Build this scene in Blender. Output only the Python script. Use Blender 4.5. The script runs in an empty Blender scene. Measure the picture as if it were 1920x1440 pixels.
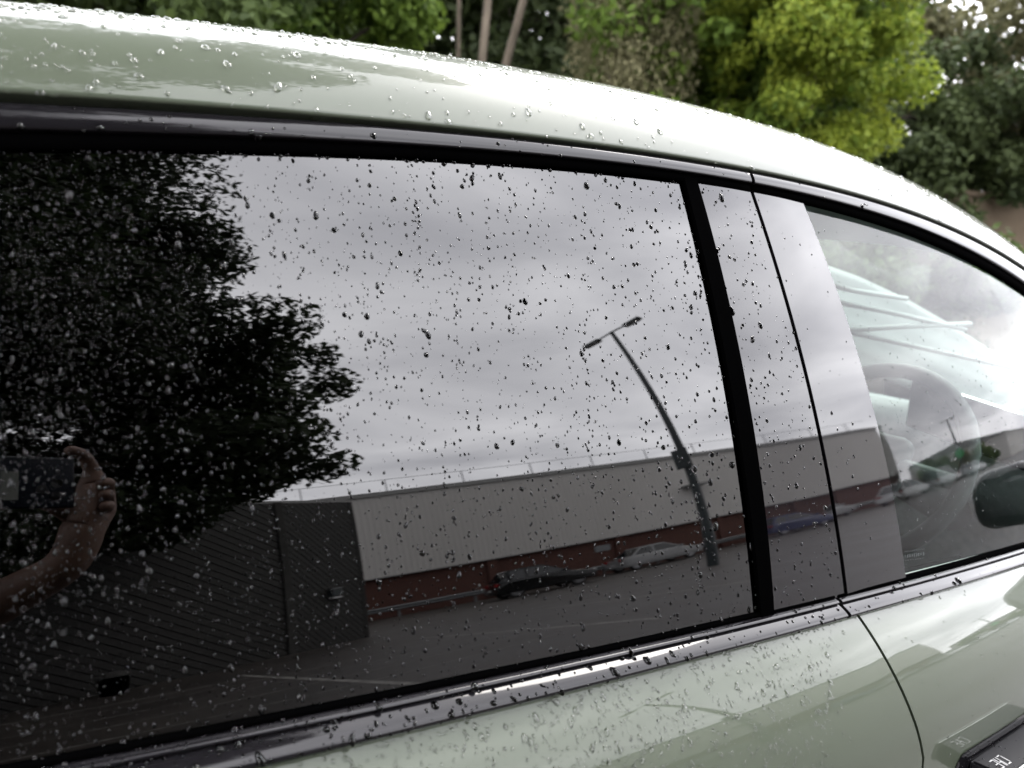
import bpy, bmesh, math, random
import numpy as np
from mathutils import Vector, Matrix, Quaternion
from mathutils.bvhtree import BVHTree

random.seed(7); rng = np.random.default_rng(11)
SC = bpy.context.scene
COL = SC.collection
R = math.radians

# ------------------------------------------------------------------ camera
FPX = 1444.88; CXP, CYP = 960.0, 720.0            # focal length in pixels of the 1920x1440 photograph
CAM = np.array([0.0, 0.0, 1.32])                  # car axes: X forward, Y into the car, Z up
YAW, PITCH, ROLL = 0.53054, -0.14753, 0.07870
_w = np.array([math.sin(YAW)*math.cos(PITCH), math.cos(YAW)*math.cos(PITCH), math.sin(PITCH)])
_r = np.array([math.cos(YAW), -math.sin(YAW), 0.0]); _u = np.cross(_r, _w)
CR = _r*math.cos(ROLL) + _u*math.sin(ROLL)        # right
CU = -_r*math.sin(ROLL) + _u*math.cos(ROLL)       # up
CW = _w                                           # forward
cam_data = bpy.data.cameras.new('camera')
cam = bpy.data.objects.new('camera', cam_data); COL.objects.link(cam); SC.camera = cam
cam_data.sensor_width = 36.0; cam_data.lens = FPX/1920*36
cam_data.clip_start = 0.01; cam_data.clip_end = 3000
cam.matrix_world = Matrix(((CR[0], CU[0], -CW[0], CAM[0]), (CR[1], CU[1], -CW[1], CAM[1]), (CR[2], CU[2], -CW[2], CAM[2]), (0, 0, 0, 1)))
cam_data.dof.use_dof = True; cam_data.dof.focus_distance = 0.74; cam_data.dof.aperture_fstop = 6.0

# ------------------------------------------------------------------ sky, sun, exposure
SUN_EL, SUN_AZ = R(48), R(60)
world = bpy.data.worlds.new('World'); SC.world = world; world.use_nodes = True
wn = world.node_tree; wn.nodes.clear()
def W(t, **k):
    n = wn.nodes.new(t)
    for a, b in k.items(): setattr(n, a, b)
    return n
w_out = W('ShaderNodeOutputWorld'); w_bg = W('ShaderNodeBackground'); w_bg.inputs[1].default_value = 0.12
w_sky = W('ShaderNodeTexSky', sky_type='NISHITA', sun_disc=False, sun_elevation=SUN_EL, sun_rotation=SUN_AZ, air_density=1.0, dust_density=4.0, ozone_density=1.0)
w_tc = W('ShaderNodeTexCoord')
w_sep = W('ShaderNodeSeparateXYZ')
w_dot = W('ShaderNodeMath', operation='MAXIMUM'); w_dot.inputs[1].default_value = 0.06
w_add = W('ShaderNodeMath', operation='ADD'); w_add.inputs[1].default_value = 0.16
w_div = W('ShaderNodeVectorMath', operation='DIVIDE')
w_cmb = W('ShaderNodeCombineXYZ')
w_noise = W('ShaderNodeTexNoise'); w_noise.inputs['Scale'].default_value = 1.35; w_noise.inputs['Detail'].default_value = 7; w_noise.inputs['Roughness'].default_value = 0.5; w_noise.inputs['Distortion'].default_value = 0.4
w_map = W('ShaderNodeMapping'); w_map.inputs['Rotation'].default_value = (0, 0, R(35)); w_map.inputs['Scale'].default_value = (1.0, 1.5, 1.0)
w_ramp = W('ShaderNodeValToRGB')
w_ramp.color_ramp.elements[0].position = 0.28; w_ramp.color_ramp.elements[0].color = (8.6, 8.6, 9.3, 1)
w_ramp.color_ramp.elements[1].position = 0.72; w_ramp.color_ramp.elements[1].color = (16.8, 16.7, 17.3, 1)
w_mix = W('ShaderNodeMix', data_type='RGBA'); w_mix.inputs[0].default_value = 0.93
L = wn.links.new
L(w_tc.outputs['Generated'], w_sep.inputs[0]); L(w_sep.outputs['Z'], w_dot.inputs[0]); L(w_dot.outputs[0], w_add.inputs[0])
for i in range(3): L(w_add.outputs[0], w_cmb.inputs[i])
L(w_tc.outputs['Generated'], w_div.inputs[0]); L(w_cmb.outputs[0], w_div.inputs[1])
L(w_div.outputs[0], w_map.inputs[0]); L(w_map.outputs[0], w_noise.inputs['Vector']); L(w_noise.outputs['Fac'], w_ramp.inputs[0])
L(w_sky.outputs[0], w_mix.inputs[6]); L(w_ramp.outputs[0], w_mix.inputs[7]); L(w_mix.outputs[2], w_bg.inputs[0]); L(w_bg.outputs[0], w_out.inputs[0])
sun_d = bpy.data.lights.new('sun', 'SUN'); sun_d.energy = 0.9; sun_d.angle = R(25); sun_d.color = (1.0, 0.96, 0.9)
sun = bpy.data.objects.new('sun', sun_d); COL.objects.link(sun)
_sd = Vector((math.sin(SUN_AZ)*math.cos(SUN_EL), math.cos(SUN_AZ)*math.cos(SUN_EL), math.sin(SUN_EL)))
sun.rotation_euler = _sd.to_track_quat('Z', 'Y').to_euler(); sun.location = (0, 0, 30)
SC.view_settings.view_transform = 'Standard'; SC.view_settings.look = 'None'; SC.view_settings.gamma = 1.0
SC.view_settings.use_curve_mapping = False; SC.view_settings.exposure = 2.1
SC.render.engine = 'CYCLES'
SC.cycles.use_denoising = True
SC.cycles.max_bounces = 12; SC.cycles.transparent_max_bounces = 16; SC.cycles.transmission_bounces = 8; SC.cycles.glossy_bounces = 6
SC.cycles.caustics_refractive = True; SC.cycles.caustics_reflective = True; SC.cycles.blur_glossy = 0.3; SC.cycles.sample_clamp_indirect = 12

# ------------------------------------------------------------------ materials
def mat(name, col=(.5, .5, .5), rough=.5, dim=.64, **k):
    col = tuple(c*dim for c in col)
    m = bpy.data.materials.new(name); m.use_nodes = True
    b = m.node_tree.nodes['Principled BSDF']
    b.inputs['Base Color'].default_value = (*col, 1); b.inputs['Roughness'].default_value = rough
    for a, v in k.items():
        b.inputs[a.replace('_', ' ')].default_value = v
    return m
def noisy(m, c1, c2, scale, detail=6, rough=None, bump=0.0, bscale=None, coord='Object', lo=.3, hi=.7, stretch=(1, 1, 1), dist=.01):
    nt = m.node_tree; b = nt.nodes['Principled BSDF']
    tc = nt.nodes.new('ShaderNodeTexCoord'); mp = nt.nodes.new('ShaderNodeMapping'); mp.inputs['Scale'].default_value = stretch
    n = nt.nodes.new('ShaderNodeTexNoise'); n.inputs['Scale'].default_value = scale; n.inputs['Detail'].default_value = detail
    rp = nt.nodes.new('ShaderNodeValToRGB'); e = rp.color_ramp.elements
    e[0].position, e[1].position = lo, hi; e[0].color = (*[c*.64 for c in c1], 1); e[1].color = (*[c*.64 for c in c2], 1)
    nt.links.new(tc.outputs[coord], mp.inputs[0]); nt.links.new(mp.outputs[0], n.inputs['Vector']); nt.links.new(n.outputs['Fac'], rp.inputs[0]); nt.links.new(rp.outputs[0], b.inputs['Base Color'])
    if rough:
        mr = nt.nodes.new('ShaderNodeMapRange'); mr.inputs[3].default_value, mr.inputs[4].default_value = rough
        nt.links.new(n.outputs['Fac'], mr.inputs[0]); nt.links.new(mr.outputs[0], b.inputs['Roughness'])
    if bump:
        n2 = nt.nodes.new('ShaderNodeTexNoise'); n2.inputs['Scale'].default_value = bscale or scale*4; n2.inputs['Detail'].default_value = 5
        bp = nt.nodes.new('ShaderNodeBump'); bp.inputs['Strength'].default_value = bump; bp.inputs['Distance'].default_value = dist
        nt.links.new(mp.outputs[0], n2.inputs['Vector']); nt.links.new(n2.outputs['Fac'], bp.inputs['Height']); nt.links.new(bp.outputs[0], b.inputs['Normal'])
    return m
def glass_mat(name, tint, ior):
    m = bpy.data.materials.new(name); m.use_nodes = True; nt = m.node_tree; nt.nodes.clear()
    o = nt.nodes.new('ShaderNodeOutputMaterial'); mx = nt.nodes.new('ShaderNodeMixShader')
    t = nt.nodes.new('ShaderNodeBsdfTransparent'); t.inputs[0].default_value = (*tint, 1)
    g = nt.nodes.new('ShaderNodeBsdfGlossy'); g.inputs['Roughness'].default_value = 0.0
    f = nt.nodes.new('ShaderNodeFresnel'); f.inputs[0].default_value = ior
    ge = nt.nodes.new('ShaderNodeNewGeometry'); sb = nt.nodes.new('ShaderNodeMath'); sb.operation = 'SUBTRACT'; sb.inputs[0].default_value = 1.0; sb.use_clamp = True
    mu = nt.nodes.new('ShaderNodeMath'); mu.operation = 'MULTIPLY'          # only the faces towards the air reflect, the pane's inner side of each face lets light through
    nt.links.new(ge.outputs['Backfacing'], sb.inputs[1]); nt.links.new(sb.outputs[0], mu.inputs[0]); nt.links.new(f.outputs[0], mu.inputs[1])
    nt.links.new(mu.outputs[0], mx.inputs[0]); nt.links.new(t.outputs[0], mx.inputs[1]); nt.links.new(g.outputs[0], mx.inputs[2]); nt.links.new(mx.outputs[0], o.inputs[0])
    return m

M = {}
M['paint'] = mat('sage_green_paint', (.140, .165, .116), .42, Coat_Weight=1.0, Coat_Roughness=.015, Coat_IOR=1.35, IOR=1.2)
M['tint_glass'] = glass_mat('tinted_glass', (.03, .03, .034), 1.86)
M['clear_glass'] = glass_mat('clear_glass', (.89, .955, .93), 1.30)
M['gloss_black'] = mat('gloss_black', (.012, .011, .013), .02, IOR=1.53)
M['trim_black'] = mat('trim_black', (.014, .013, .015), .06, IOR=1.37)
M['rubber'] = mat('rubber', (.0012, .0012, .0013), .9, IOR=1.02)
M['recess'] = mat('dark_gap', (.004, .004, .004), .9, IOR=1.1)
M['water'] = mat('rain_water', (1, 1, 1), 0.0, 1.0, Transmission_Weight=1.0, IOR=1.36)
M['under'] = mat('drop_absorber', (.002, .002, .002), 1.0, IOR=1.02)  # added black disc beneath drops on dark parts, absorbs the surface reflection
M['interior_dark'] = mat('interior_charcoal', (.035, .037, .04), .7)
M['interior_grey'] = noisy(mat('interior_grey', (.2, .21, .21), .7), (.16, .17, .17), (.22, .23, .23), 60)
M['headliner'] = mat('headliner', (.55, .58, .55), .9)
def cloth_mat(name, col, tr):
    m = mat(name, col, .6); nt = m.node_tree; t = nt.nodes.new('ShaderNodeBsdfTranslucent'); t.inputs[0].default_value = (*[c*.64 for c in col], 1)
    mx = nt.nodes.new('ShaderNodeMixShader'); mx.inputs[0].default_value = tr; nt.links.new(nt.nodes['Principled BSDF'].outputs[0], mx.inputs[1]); nt.links.new(t.outputs[0], mx.inputs[2]); nt.links.new(mx.outputs[0], nt.nodes['Material Output'].inputs[0])
    return m
M['shade'] = cloth_mat('sunshade_fabric', (.30, .325, .305), .35)
M['shade_rib'] = cloth_mat('sunshade_rib', (.5, .52, .5), .3)
M['handle_black'] = mat('satin_black', (.018, .018, .02), .42, IOR=1.16)
M['screen'] = mat('display_glass', (.03, .035, .04), .15)
M['letter'] = mat('white_print', (.8, .8, .8), .5)
M['etch'] = mat('etched_mark', (.10, .12, .115), .8)
M['chrome'] = mat('satin_metal', (.62, .64, .60), .2, 1.0, Metallic=1.0)
M['mirror'] = mat('mirror_silver', (.8, .8, .8), .02, 1.0, Metallic=1.0)
M['asphalt'] = noisy(mat('wet_asphalt', (.07, .07, .07), .4), (.027, .0225, .0195), (.057, .048, .041), .7, rough=(.35, .7), bump=.5, bscale=70)
M['line'] = noisy(mat('worn_paint', (.6, .6, .58), .6), (.08, .077, .07), (.30, .29, .27), 9, lo=.3, hi=.55)
M['soil'] = noisy(mat('leaf_litter', (.1, .08, .05), .9), (.03, .025, .015), (.10, .08, .045), 3, bump=.6)
M['wall'] = noisy(mat('brown_render', (.2, .15, .1), .9), (.13, .095, .06), (.22, .165, .11), 1.2, bump=.3)
M['cladding'] = noisy(mat('grey_cladding', (.5, .5, .48), .55), (.58, .562, .53), (.66, .642, .61), .25, stretch=(1, 1, .3))
M['cladding_trim'] = mat('cladding_trim', (.30, .30, .29), .5)
M['board'] = noisy(mat('dark_boards', (.06, .06, .055), .7), (.013, .0125, .011), (.032, .031, .028), 2.5, stretch=(1, 1, 4))
M['post_wood'] = noisy(mat('grey_post', (.12, .12, .11), .8), (.04, .039, .036), (.07, .068, .063), 5)
M['steel'] = mat('galvanised_steel', (.22, .23, .235), .5, Metallic=.5)
M['pole'] = mat('dark_green_pole', (.03, .042, .045), .5)
M['lens'] = mat('lamp_lens', (.5, .5, .5), .2)
M['tyre'] = mat('tyre', (.02, .02, .02), .8)
M['rim'] = mat('alloy_rim', (.4, .4, .42), .3, Metallic=.8)
M['car_glass'] = mat('parked_car_glass', (.01, .012, .014), .03, IOR=1.6)
M['lamp_red'] = mat('red_lamp', (.3, .01, .01), .15)
M['lamp_white'] = mat('clear_lamp', (.6, .6, .6), .1)
M['skin'] = noisy(mat('skin', (.3, .17, .12), .6), (.14, .075, .052), (.2, .11, .077), 25)
M['cloth'] = noisy(mat('dark_cloth', (.02, .022, .03), .9), (.015, .017, .024), (.03, .032, .042), 40)
M['hair'] = mat('dark_hair', (.02, .014, .01), .6)
M['phone'] = mat('phone_body', (.012, .014, .022), .3, IOR=1.2)
M['phone_plate'] = mat('phone_plate', (.16, .17, .155), .5)
M['bark'] = noisy(mat('bark', (.2, .15, .1), .9), (.16, .13, .095), (.33, .27, .20), 8, stretch=(1, 1, .25), bump=.6)
M['bark_dark'] = noisy(mat('bark_dark', (.06, .05, .04), .9), (.035, .028, .02), (.09, .07, .05), 8, stretch=(1, 1, .25), bump=.6)
def brick_mat():
    m = mat('red_brick', (.2, .06, .045), .85); nt = m.node_tree; b = nt.nodes['Principled BSDF']
    tc = nt.nodes.new('ShaderNodeTexCoord'); mp = nt.nodes.new('ShaderNodeMapping'); mp.inputs['Rotation'].default_value = (R(90), 0, 0)
    br = nt.nodes.new('ShaderNodeTexBrick'); br.inputs['Scale'].default_value = 4.5
    br.inputs['Color1'].default_value = (.066, .021, .013, 1); br.inputs['Color2'].default_value = (.048, .015, .010, 1); br.inputs['Mortar'].default_value = (.06, .04, .03, 1); br.inputs['Mortar Size'].default_value = .012
    nt.links.new(tc.outputs['Object'], mp.inputs[0]); nt.links.new(mp.outputs[0], br.inputs['Vector']); nt.links.new(br.outputs['Color'], b.inputs['Base Color'])
    return m
M['brick'] = brick_mat()
def leaf_mat(name, c1, c2, trans=.35):
    m = bpy.data.materials.new(name); m.use_nodes = True; nt = m.node_tree
    b = nt.nodes['Principled BSDF']; b.inputs['Roughness'].default_value = .65; b.inputs['Specular IOR Level'].default_value = .2
    at = nt.nodes.new('ShaderNodeAttribute'); at.attribute_name = 'tone'
    rp = nt.nodes.new('ShaderNodeValToRGB'); rp.color_ramp.elements[0].color = (*[c*.86 for c in c1], 1); rp.color_ramp.elements[1].color = (*[c*.86 for c in c2], 1)
    nt.links.new(at.outputs['Fac'], rp.inputs[0]); nt.links.new(rp.outputs[0], b.inputs['Base Color'])
    tr = nt.nodes.new('ShaderNodeBsdfTranslucent'); mx = nt.nodes.new('ShaderNodeMixShader'); mx.inputs[0].default_value = trans
    o = nt.nodes['Material Output']; nt.links.new(rp.outputs[0], tr.inputs[0]); nt.links.new(b.outputs[0], mx.inputs[1]); nt.links.new(tr.outputs[0], mx.inputs[2]); nt.links.new(mx.outputs[0], o.inputs[0])
    return m
M['leaf_mid'] = leaf_mat('leaf_mid_green', (.042, .066, .022), (.125, .175, .05))
M['leaf_dark'] = leaf_mat('leaf_dark_green', (.034, .050, .020), (.095, .125, .045))
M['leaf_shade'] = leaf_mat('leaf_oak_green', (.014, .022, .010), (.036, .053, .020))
M['leaf_yellow'] = leaf_mat('leaf_yellow_green', (.095, .165, .022), (.32, .37, .045), .45)
M['leaf_fresh'] = leaf_mat('leaf_fresh_green', (.06, .11, .022), (.19, .28, .045), .4)
M['leaf_olive'] = leaf_mat('leaf_olive', (.07, .072, .035), (.20, .19, .095))
M['leaf_pale'] = leaf_mat('leaf_pale_olive', (.12, .12, .06), (.30, .28, .15))

# ------------------------------------------------------------------ helpers
def tag(o, label=None, cat=None, group=None, kind=None):
    if label: o['label'] = label
    if cat: o['category'] = cat
    if group: o['group'] = group
    if kind: o['kind'] = kind
    return o
def empty(name, loc=(0, 0, 0), rz=0.0):
    o = bpy.data.objects.new(name, None); COL.objects.link(o); o.location = loc; o.rotation_euler = (0, 0, rz); o.empty_display_size = .1
    return o
def mesh_obj(name, verts, faces, m, parent=None, smooth=False, loc=None):
    me = bpy.data.meshes.new(name); me.from_pydata([tuple(map(float, v)) for v in verts], [], [tuple(f) for f in faces]); me.update()
    for mm in (m if isinstance(m, (list, tuple)) else [m]): me.materials.append(mm)
    if smooth: me.shade_smooth()
    o = bpy.data.objects.new(name, me); COL.objects.link(o)
    if parent is not None: o.parent = parent
    if loc is not None: o.location = loc
    return o
def bm_obj(name, bm, m, parent=None, smooth=False, loc=None, rot=None):
    me = bpy.data.meshes.new(name); bmesh.ops.recalc_face_normals(bm, faces=bm.faces); bm.to_mesh(me); bm.free()
    for mm in (m if isinstance(m, (list, tuple)) else [m]): me.materials.append(mm)
    if smooth: me.shade_smooth()
    o = bpy.data.objects.new(name, me); COL.objects.link(o)
    if parent is not None: o.parent = parent
    if loc is not None: o.location = loc
    if rot is not None: o.rotation_euler = rot
    return o
def bx(bm, c, s, rot=None, bevel=0.0, seg=2):
    r = bmesh.ops.create_cube(bm, size=1.0); vs = r['verts']
    bmesh.ops.scale(bm, vec=s, verts=vs)
    if bevel:
        es = list({e for v in vs for e in v.link_edges}); r2 = bmesh.ops.bevel(bm, geom=es, offset=bevel, segments=seg, affect='EDGES', profile=.5); vs = list({v for f in r2['faces'] for v in f.verts} | {v for v in vs if v.is_valid})
        vs = [v for v in vs if v.is_valid]
    if rot is not None: bmesh.ops.rotate(bm, cent=(0, 0, 0), matrix=rot, verts=vs)
    bmesh.ops.translate(bm, vec=c, verts=vs)
    return vs
def tube_data(pts, rads, n=8, cap=True):
    pts = [Vector(p) for p in pts]; vs = []; fs = []
    up = Vector((0.13, 0.21, 1.0)).normalized()
    for i, p in enumerate(pts):
        d = (pts[min(i+1, len(pts)-1)] - pts[max(i-1, 0)]).normalized()
        a = d.cross(up)
        if a.length < 1e-3: a = d.cross(Vector((1, 0, 0)))
        a.normalize(); b = d.cross(a)
        for k in range(n):
            t = 2*math.pi*k/n; vs.append(p + (a*math.cos(t) + b*math.sin(t))*rads[i])
    for i in range(len(pts)-1):
        for k in range(n):
            fs.append((i*n+k, i*n+(k+1) % n, (i+1)*n+(k+1) % n, (i+1)*n+k))
    if cap: fs.append(tuple(range(n))[::-1]); fs.append(tuple((len(pts)-1)*n+k for k in range(n)))
    return vs, fs
def tubes_obj(name, lst, m, parent=None, n=8, smooth=True):
    V = []; Fc = []
    for pts, rads in lst:
        v, f = tube_data(pts, rads, n); o = len(V); V += v; Fc += [tuple(i+o for i in q) for q in f]
    return mesh_obj(name, V, Fc, m, parent, smooth)
def copy_tree(o, parent=None):
    c = o.copy(); COL.objects.link(c)
    if parent is not None: c.parent = parent
    for ch in list(o.children): copy_tree(ch, c)
    return c

# ------------------------------------------------------------------ sight lines of the photograph on the car's side
T0, KZ, KX, GD = math.tan(0.42576), 0.9351, 0.1513, 0.55
def gy(x, z):
    zz = np.asarray(z) - CAM[2]; x = np.asarray(x)
    return GD + T0*zz + .5*KZ*zz*zz + .5*KX*x*x
def gn(x, z):                                     # outward normal of the glass surface
    v = np.array([KX*x, -1.0, T0 + KZ*(z-CAM[2])]); return v/np.linalg.norm(v)
def ray(px, py):
    v = (px-CXP)/FPX*CR - (py-CYP)/FPX*CU + CW; return v/np.linalg.norm(v)
def on_glass(px, py, off=0.0):
    v = ray(px, py); lo, hi = .2, 6.0; f = lambda s: (CAM+v*s)[1] - (gy((CAM+v*s)[0], (CAM+v*s)[2]) - off)
    s = .3
    while f(s) < 0 and s < 6: s += .02
    lo, hi = s-.02, s
    for _ in range(40):
        m_ = .5*(lo+hi)
        if f(m_) < 0: lo = m_
        else: hi = m_
    return CAM + v*hi
def curve_z(pxs, extra=(), off=0.0, deg=4):
    P = np.array([on_glass(a, b, off) for a, b in pxs]); x = P[:, 0]; z = P[:, 2]
    w = np.ones(len(x))
    if extra:
        e = np.array(extra, float); x = np.r_[x, e[:, 0]]; z = np.r_[z, e[:, 1]]; w = np.r_[w, np.full(len(e), .5)]
    c = np.polyfit(x, z, deg, w=w); return lambda t: np.polyval(c, t)
def curve_x(pxs, off=0.0, deg=2):
    P = np.array([on_glass(a, b, off) for a, b in pxs]); c = np.polyfit(P[:, 2], P[:, 0], deg); return lambda t: np.polyval(c, t)

zB = curve_z([(0,190),(213,199),(400,204),(640,217),(840,230),(1040,258),(1280,292),(1480,335),(1585,360),(1713,393),(1830,443),(1905,487)], [(-.6,1.36),(-1.1,1.20),(2.0,1.17),(2.4,.97)], .012)
zC = curve_z([(0,207),(333,217),(640,232),(940,257),(1280,299),(1393,317),(1580,361),(1713,399),(1830,448),(1910,495)], [(-.6,1.345),(-1.1,1.185),(2.0,1.155),(2.4,.95)], .008)
zD = curve_z([(0,283),(333,288),(640,296),(940,315),(1280,346),(1493,377),(1626,408),(1742,450),(1830,494),(1915,544)], [(-.6,1.29),(-1.1,1.13),(2.0,1.095),(2.4,.90)], .002)
zE = curve_z([(127,1433),(333,1388),(640,1314),(960,1255),(1280,1178),(1440,1142),(1582,1113),(1693,1082),(1780,1058),(1915,1031)], [(-.6,1.04),(-1.1,1.06),(2.0,.885),(2.4,.85)], .003, 3)
zF = curve_z([(567,1440),(640,1423),(800,1378),(960,1334),(1280,1248),(1447,1201),(1613,1158),(1780,1110),(1915,1078)], [(-.3,.985),(-.6,.995),(-1.1,1.015),(2.0,.845),(2.4,.81)], .022, 3)
# upright division lines: x as a function of z
xS0 = curve_x([(1287,347),(1313,480),(1352,640),(1383,800),(1407,960),(1423,1143)], .003)
xS1 = curve_x([(1307,347),(1345,480),(1382,640),(1408,800),(1433,960),(1449,1143)], .003)
xG = curve_x([(1402,340),(1447,480),(1493,640),(1533,800),(1563,960),(1584,1113)], .002)
xP = curve_x([(1502,383),(1543,480),(1593,613),(1630,767),(1663,893),(1678,960),(1695,1082)], 0.0)
GAPW = 0.006
YC = 1.27                                         # car centre line
def mirror(o, name=None):
    me = o.data.copy()
    for v in me.vertices: v.co.y = 2*YC - v.co.y
    me.flip_normals()
    c = bpy.data.objects.new(name or o.name.split('.')[0], me); COL.objects.link(c); c.parent = o.parent
    return c

car = empty('green_car', (0, 0, 0)); tag(car, 'rain-covered sage green car with black window trim and tinted rear window', 'car')
def grid(name, us, vs, fn, m, parent=car, smooth=True, flip=False, skip=None, closed=False):
    V = [fn(u, v) for u in us for v in vs]; n = len(vs); Fc = []
    for i in range(len(us)-1):
        for j in range(n-1):
            if skip and skip(i, j): continue
            q = (i*n+j, i*n+j+1, (i+1)*n+j+1, (i+1)*n+j); Fc.append(q if flip else q[::-1])
    return mesh_obj(name, V, Fc, m, parent, smooth)
XA = np.linspace(-1.1, 2.3, 171)
def lin(a, b, n): return np.linspace(a, b, n)

# ---- panels of the side: glass, pillar panels, division strip
def side_panel(name, x0, x1, z0, z1, nx, nz, off, m, parent, thick=0.004, yawtilt=0.0, wave=0.0):
    """x0/x1: functions of z, z0/z1: functions of x; a thin shell lying on the glass surface"""
    V = []; Fc = []
    def pt(u, t, o):
        x = 0.5
        zmid = lambda xx: z0(xx) + (z1(xx)-z0(xx))*t
        for _ in range(6):
            z = zmid(x); x = x0(z) + (x1(z)-x0(z))*u
        z = zmid(x); xm = .5*(x0(z)+x1(z))
        y = float(gy(x, z)) - o + yawtilt*(x-xm)
        if wave: y += wave*math.sin(9*z+2.0+3*x)*math.sin(u*math.pi)
        return (x, y, z)
    for o in (off, off-thick):
        for i in range(nx+1):
            for j in range(nz+1): V.append(pt(i/nx, j/nz, o))
    n = nz+1; half = (nx+1)*n
    for i in range(nx):
        for j in range(nz):
            a = i*n+j; Fc.append((a, a+n, a+n+1, a+1)); b = a+half; Fc.append((b, b+1, b+n+1, b+n))
    for i in range(nx):
        a, b = i*n, (i+1)*n; Fc.append((a, a+half, b+half, b)); a, b = a+nz, b+nz; Fc.append((a, b, b+half, a+half))
    for j in range(nz):
        a, b = j, j+1; Fc.append((a, b, b+half, a+half)); a, b = nx*n+j, nx*n+j+1; Fc.append((a, a+half, b+half, b))
    return mesh_obj(name, V, Fc, m, parent, True)
def hard(o, ang=35):
    o.data.set_sharp_from_angle(angle=R(ang)); return o

FZD = lambda x: float(zD(x)); FZE = lambda x: float(zE(x))

# ---- door skins
def door_y(x, h):
    """outer door skin, h = distance below the moulding"""
    z = float(zF(x)) - h
    base = float(gy(x, float(zF(x)))) - .012
    # shoulder flares outwards, rolls over the crease, falls slightly inwards, lower bulge
    s = .070*(1-math.exp(-h/.062)) if h > 0 else h*.9
    s -= .018*max(0, h-.115)**1.0 * (1 if h > .115 else 0)
    dip = .006*math.exp(-((h-.21)/.06)**2)
    return base - s + dip
DOORH = np.array([-.022, -.010, -.004, 0, .006, .014, .025, .04, .055, .07, .085, .098, .108, .118, .13, .15, .18, .21, .25, .3, .38, .48, .58, .66])
def on_door(px, py):
    v = ray(px, py); s = .3
    f = lambda s: (CAM+v*s)[1] - door_y((CAM+v*s)[0], float(zF((CAM+v*s)[0])) - (CAM+v*s)[2])
    while f(s) < 0 and s < 6: s += .01
    lo, hi = s-.01, s
    for _ in range(30):
        m_ = .5*(lo+hi)
        if f(m_) < 0: lo = m_
        else: hi = m_
    return CAM+v*hi
_gd = np.array([on_door(a, b) for a, b in [(1613,1160),(1645,1208),(1670,1253),(1697,1307),(1717,1360),(1733,1440)]])
_gh = np.array([float(zF(p[0])) - p[2] for p in _gd]); _gc = np.polyfit(_gh, _gd[:, 0], 3)
def xgap(h):
    hh = max(0.0, min(h, _gh.max())); return float(np.polyval(_gc, hh)) + (0.02*(h-_gh.max()) if h > _gh.max() else 0)
def door_skin(name, a, b, nx):
    V = []; Fc = []; n = len(DOORH)
    for i in range(nx+1):
        for h in DOORH:
            xa, xb = a(h), b(h); x = xa + (xb-xa)*i/nx
            V.append((x, door_y(x, h), float(zF(x))-h))
    for i in range(nx):
        for j in range(n-1):
            q = (i*n+j, i*n+j+1, (i+1)*n+j+1, (i+1)*n+j); Fc.append(q)
    # folded edge at both shut lines so that the skin has thickness
    for i, sgn in ((0, 1), (nx, -1)):
        base = len(V)
        for j in range(n):
            x, y, z = V[i*n+j]; V.append((x+sgn*.001, y+.018, z))
        for j in range(n-1):
            q = (i*n+j, i*n+j+1, base+j+1, base+j); Fc.append(q if sgn < 0 else q[::-1])
    return mesh_obj(name, V, Fc, M['paint'], car, True)
rear_door = door_skin('rear_door', lambda h: -1.02, lambda h: xgap(h)-.0025, 60); hard(rear_door, 50)
front_door = door_skin('front_door', lambda h: xgap(h)+.0025, lambda h: 2.05, 60); hard(front_door, 50)
tag(rear_door, 'sage green rear door below the tinted window'); tag(front_door, 'sage green front door with the black handle recess')

rear_glass = side_panel('window', lambda z: -1.0, xS0, lambda x: FZE(x)-.012, lambda x: FZD(x)+.010, 60, 30, 0.0, M['tint_glass'], rear_door); hard(rear_glass)
strip = side_panel('divider_strip', xS0, xS1, lambda x: FZE(x)-.004, lambda x: FZD(x)+.012, 6, 30, .005, M['rubber'], rear_door, .012); hard(strip)
rear_pillar = side_panel('pillar_panel', xS1, lambda z: xG(z)-GAPW*.5, lambda x: FZE(x)-.004, lambda x: FZD(x)+.008, 10, 40, .003, M['gloss_black'], rear_door, .006, wave=.00025); hard(rear_pillar)
front_pillar = side_panel('pillar_panel', lambda z: xG(z)+GAPW*.5, xP, lambda x: FZE(x)-.004, lambda x: FZD(x)+.004, 12, 40, .003, M['gloss_black'], front_door, .006, yawtilt=.008, wave=.00035); hard(front_pillar)
front_glass = side_panel('window', xP, lambda z: 2.25, lambda x: FZE(x)-.012, lambda x: FZD(x)+.010, 50, 30, 0.0, M['clear_glass'], front_door, yawtilt=-.006); hard(front_glass)
tag(rear_glass, 'dark tinted rear side window'); tag(front_glass, 'clear greenish front side window')

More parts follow.
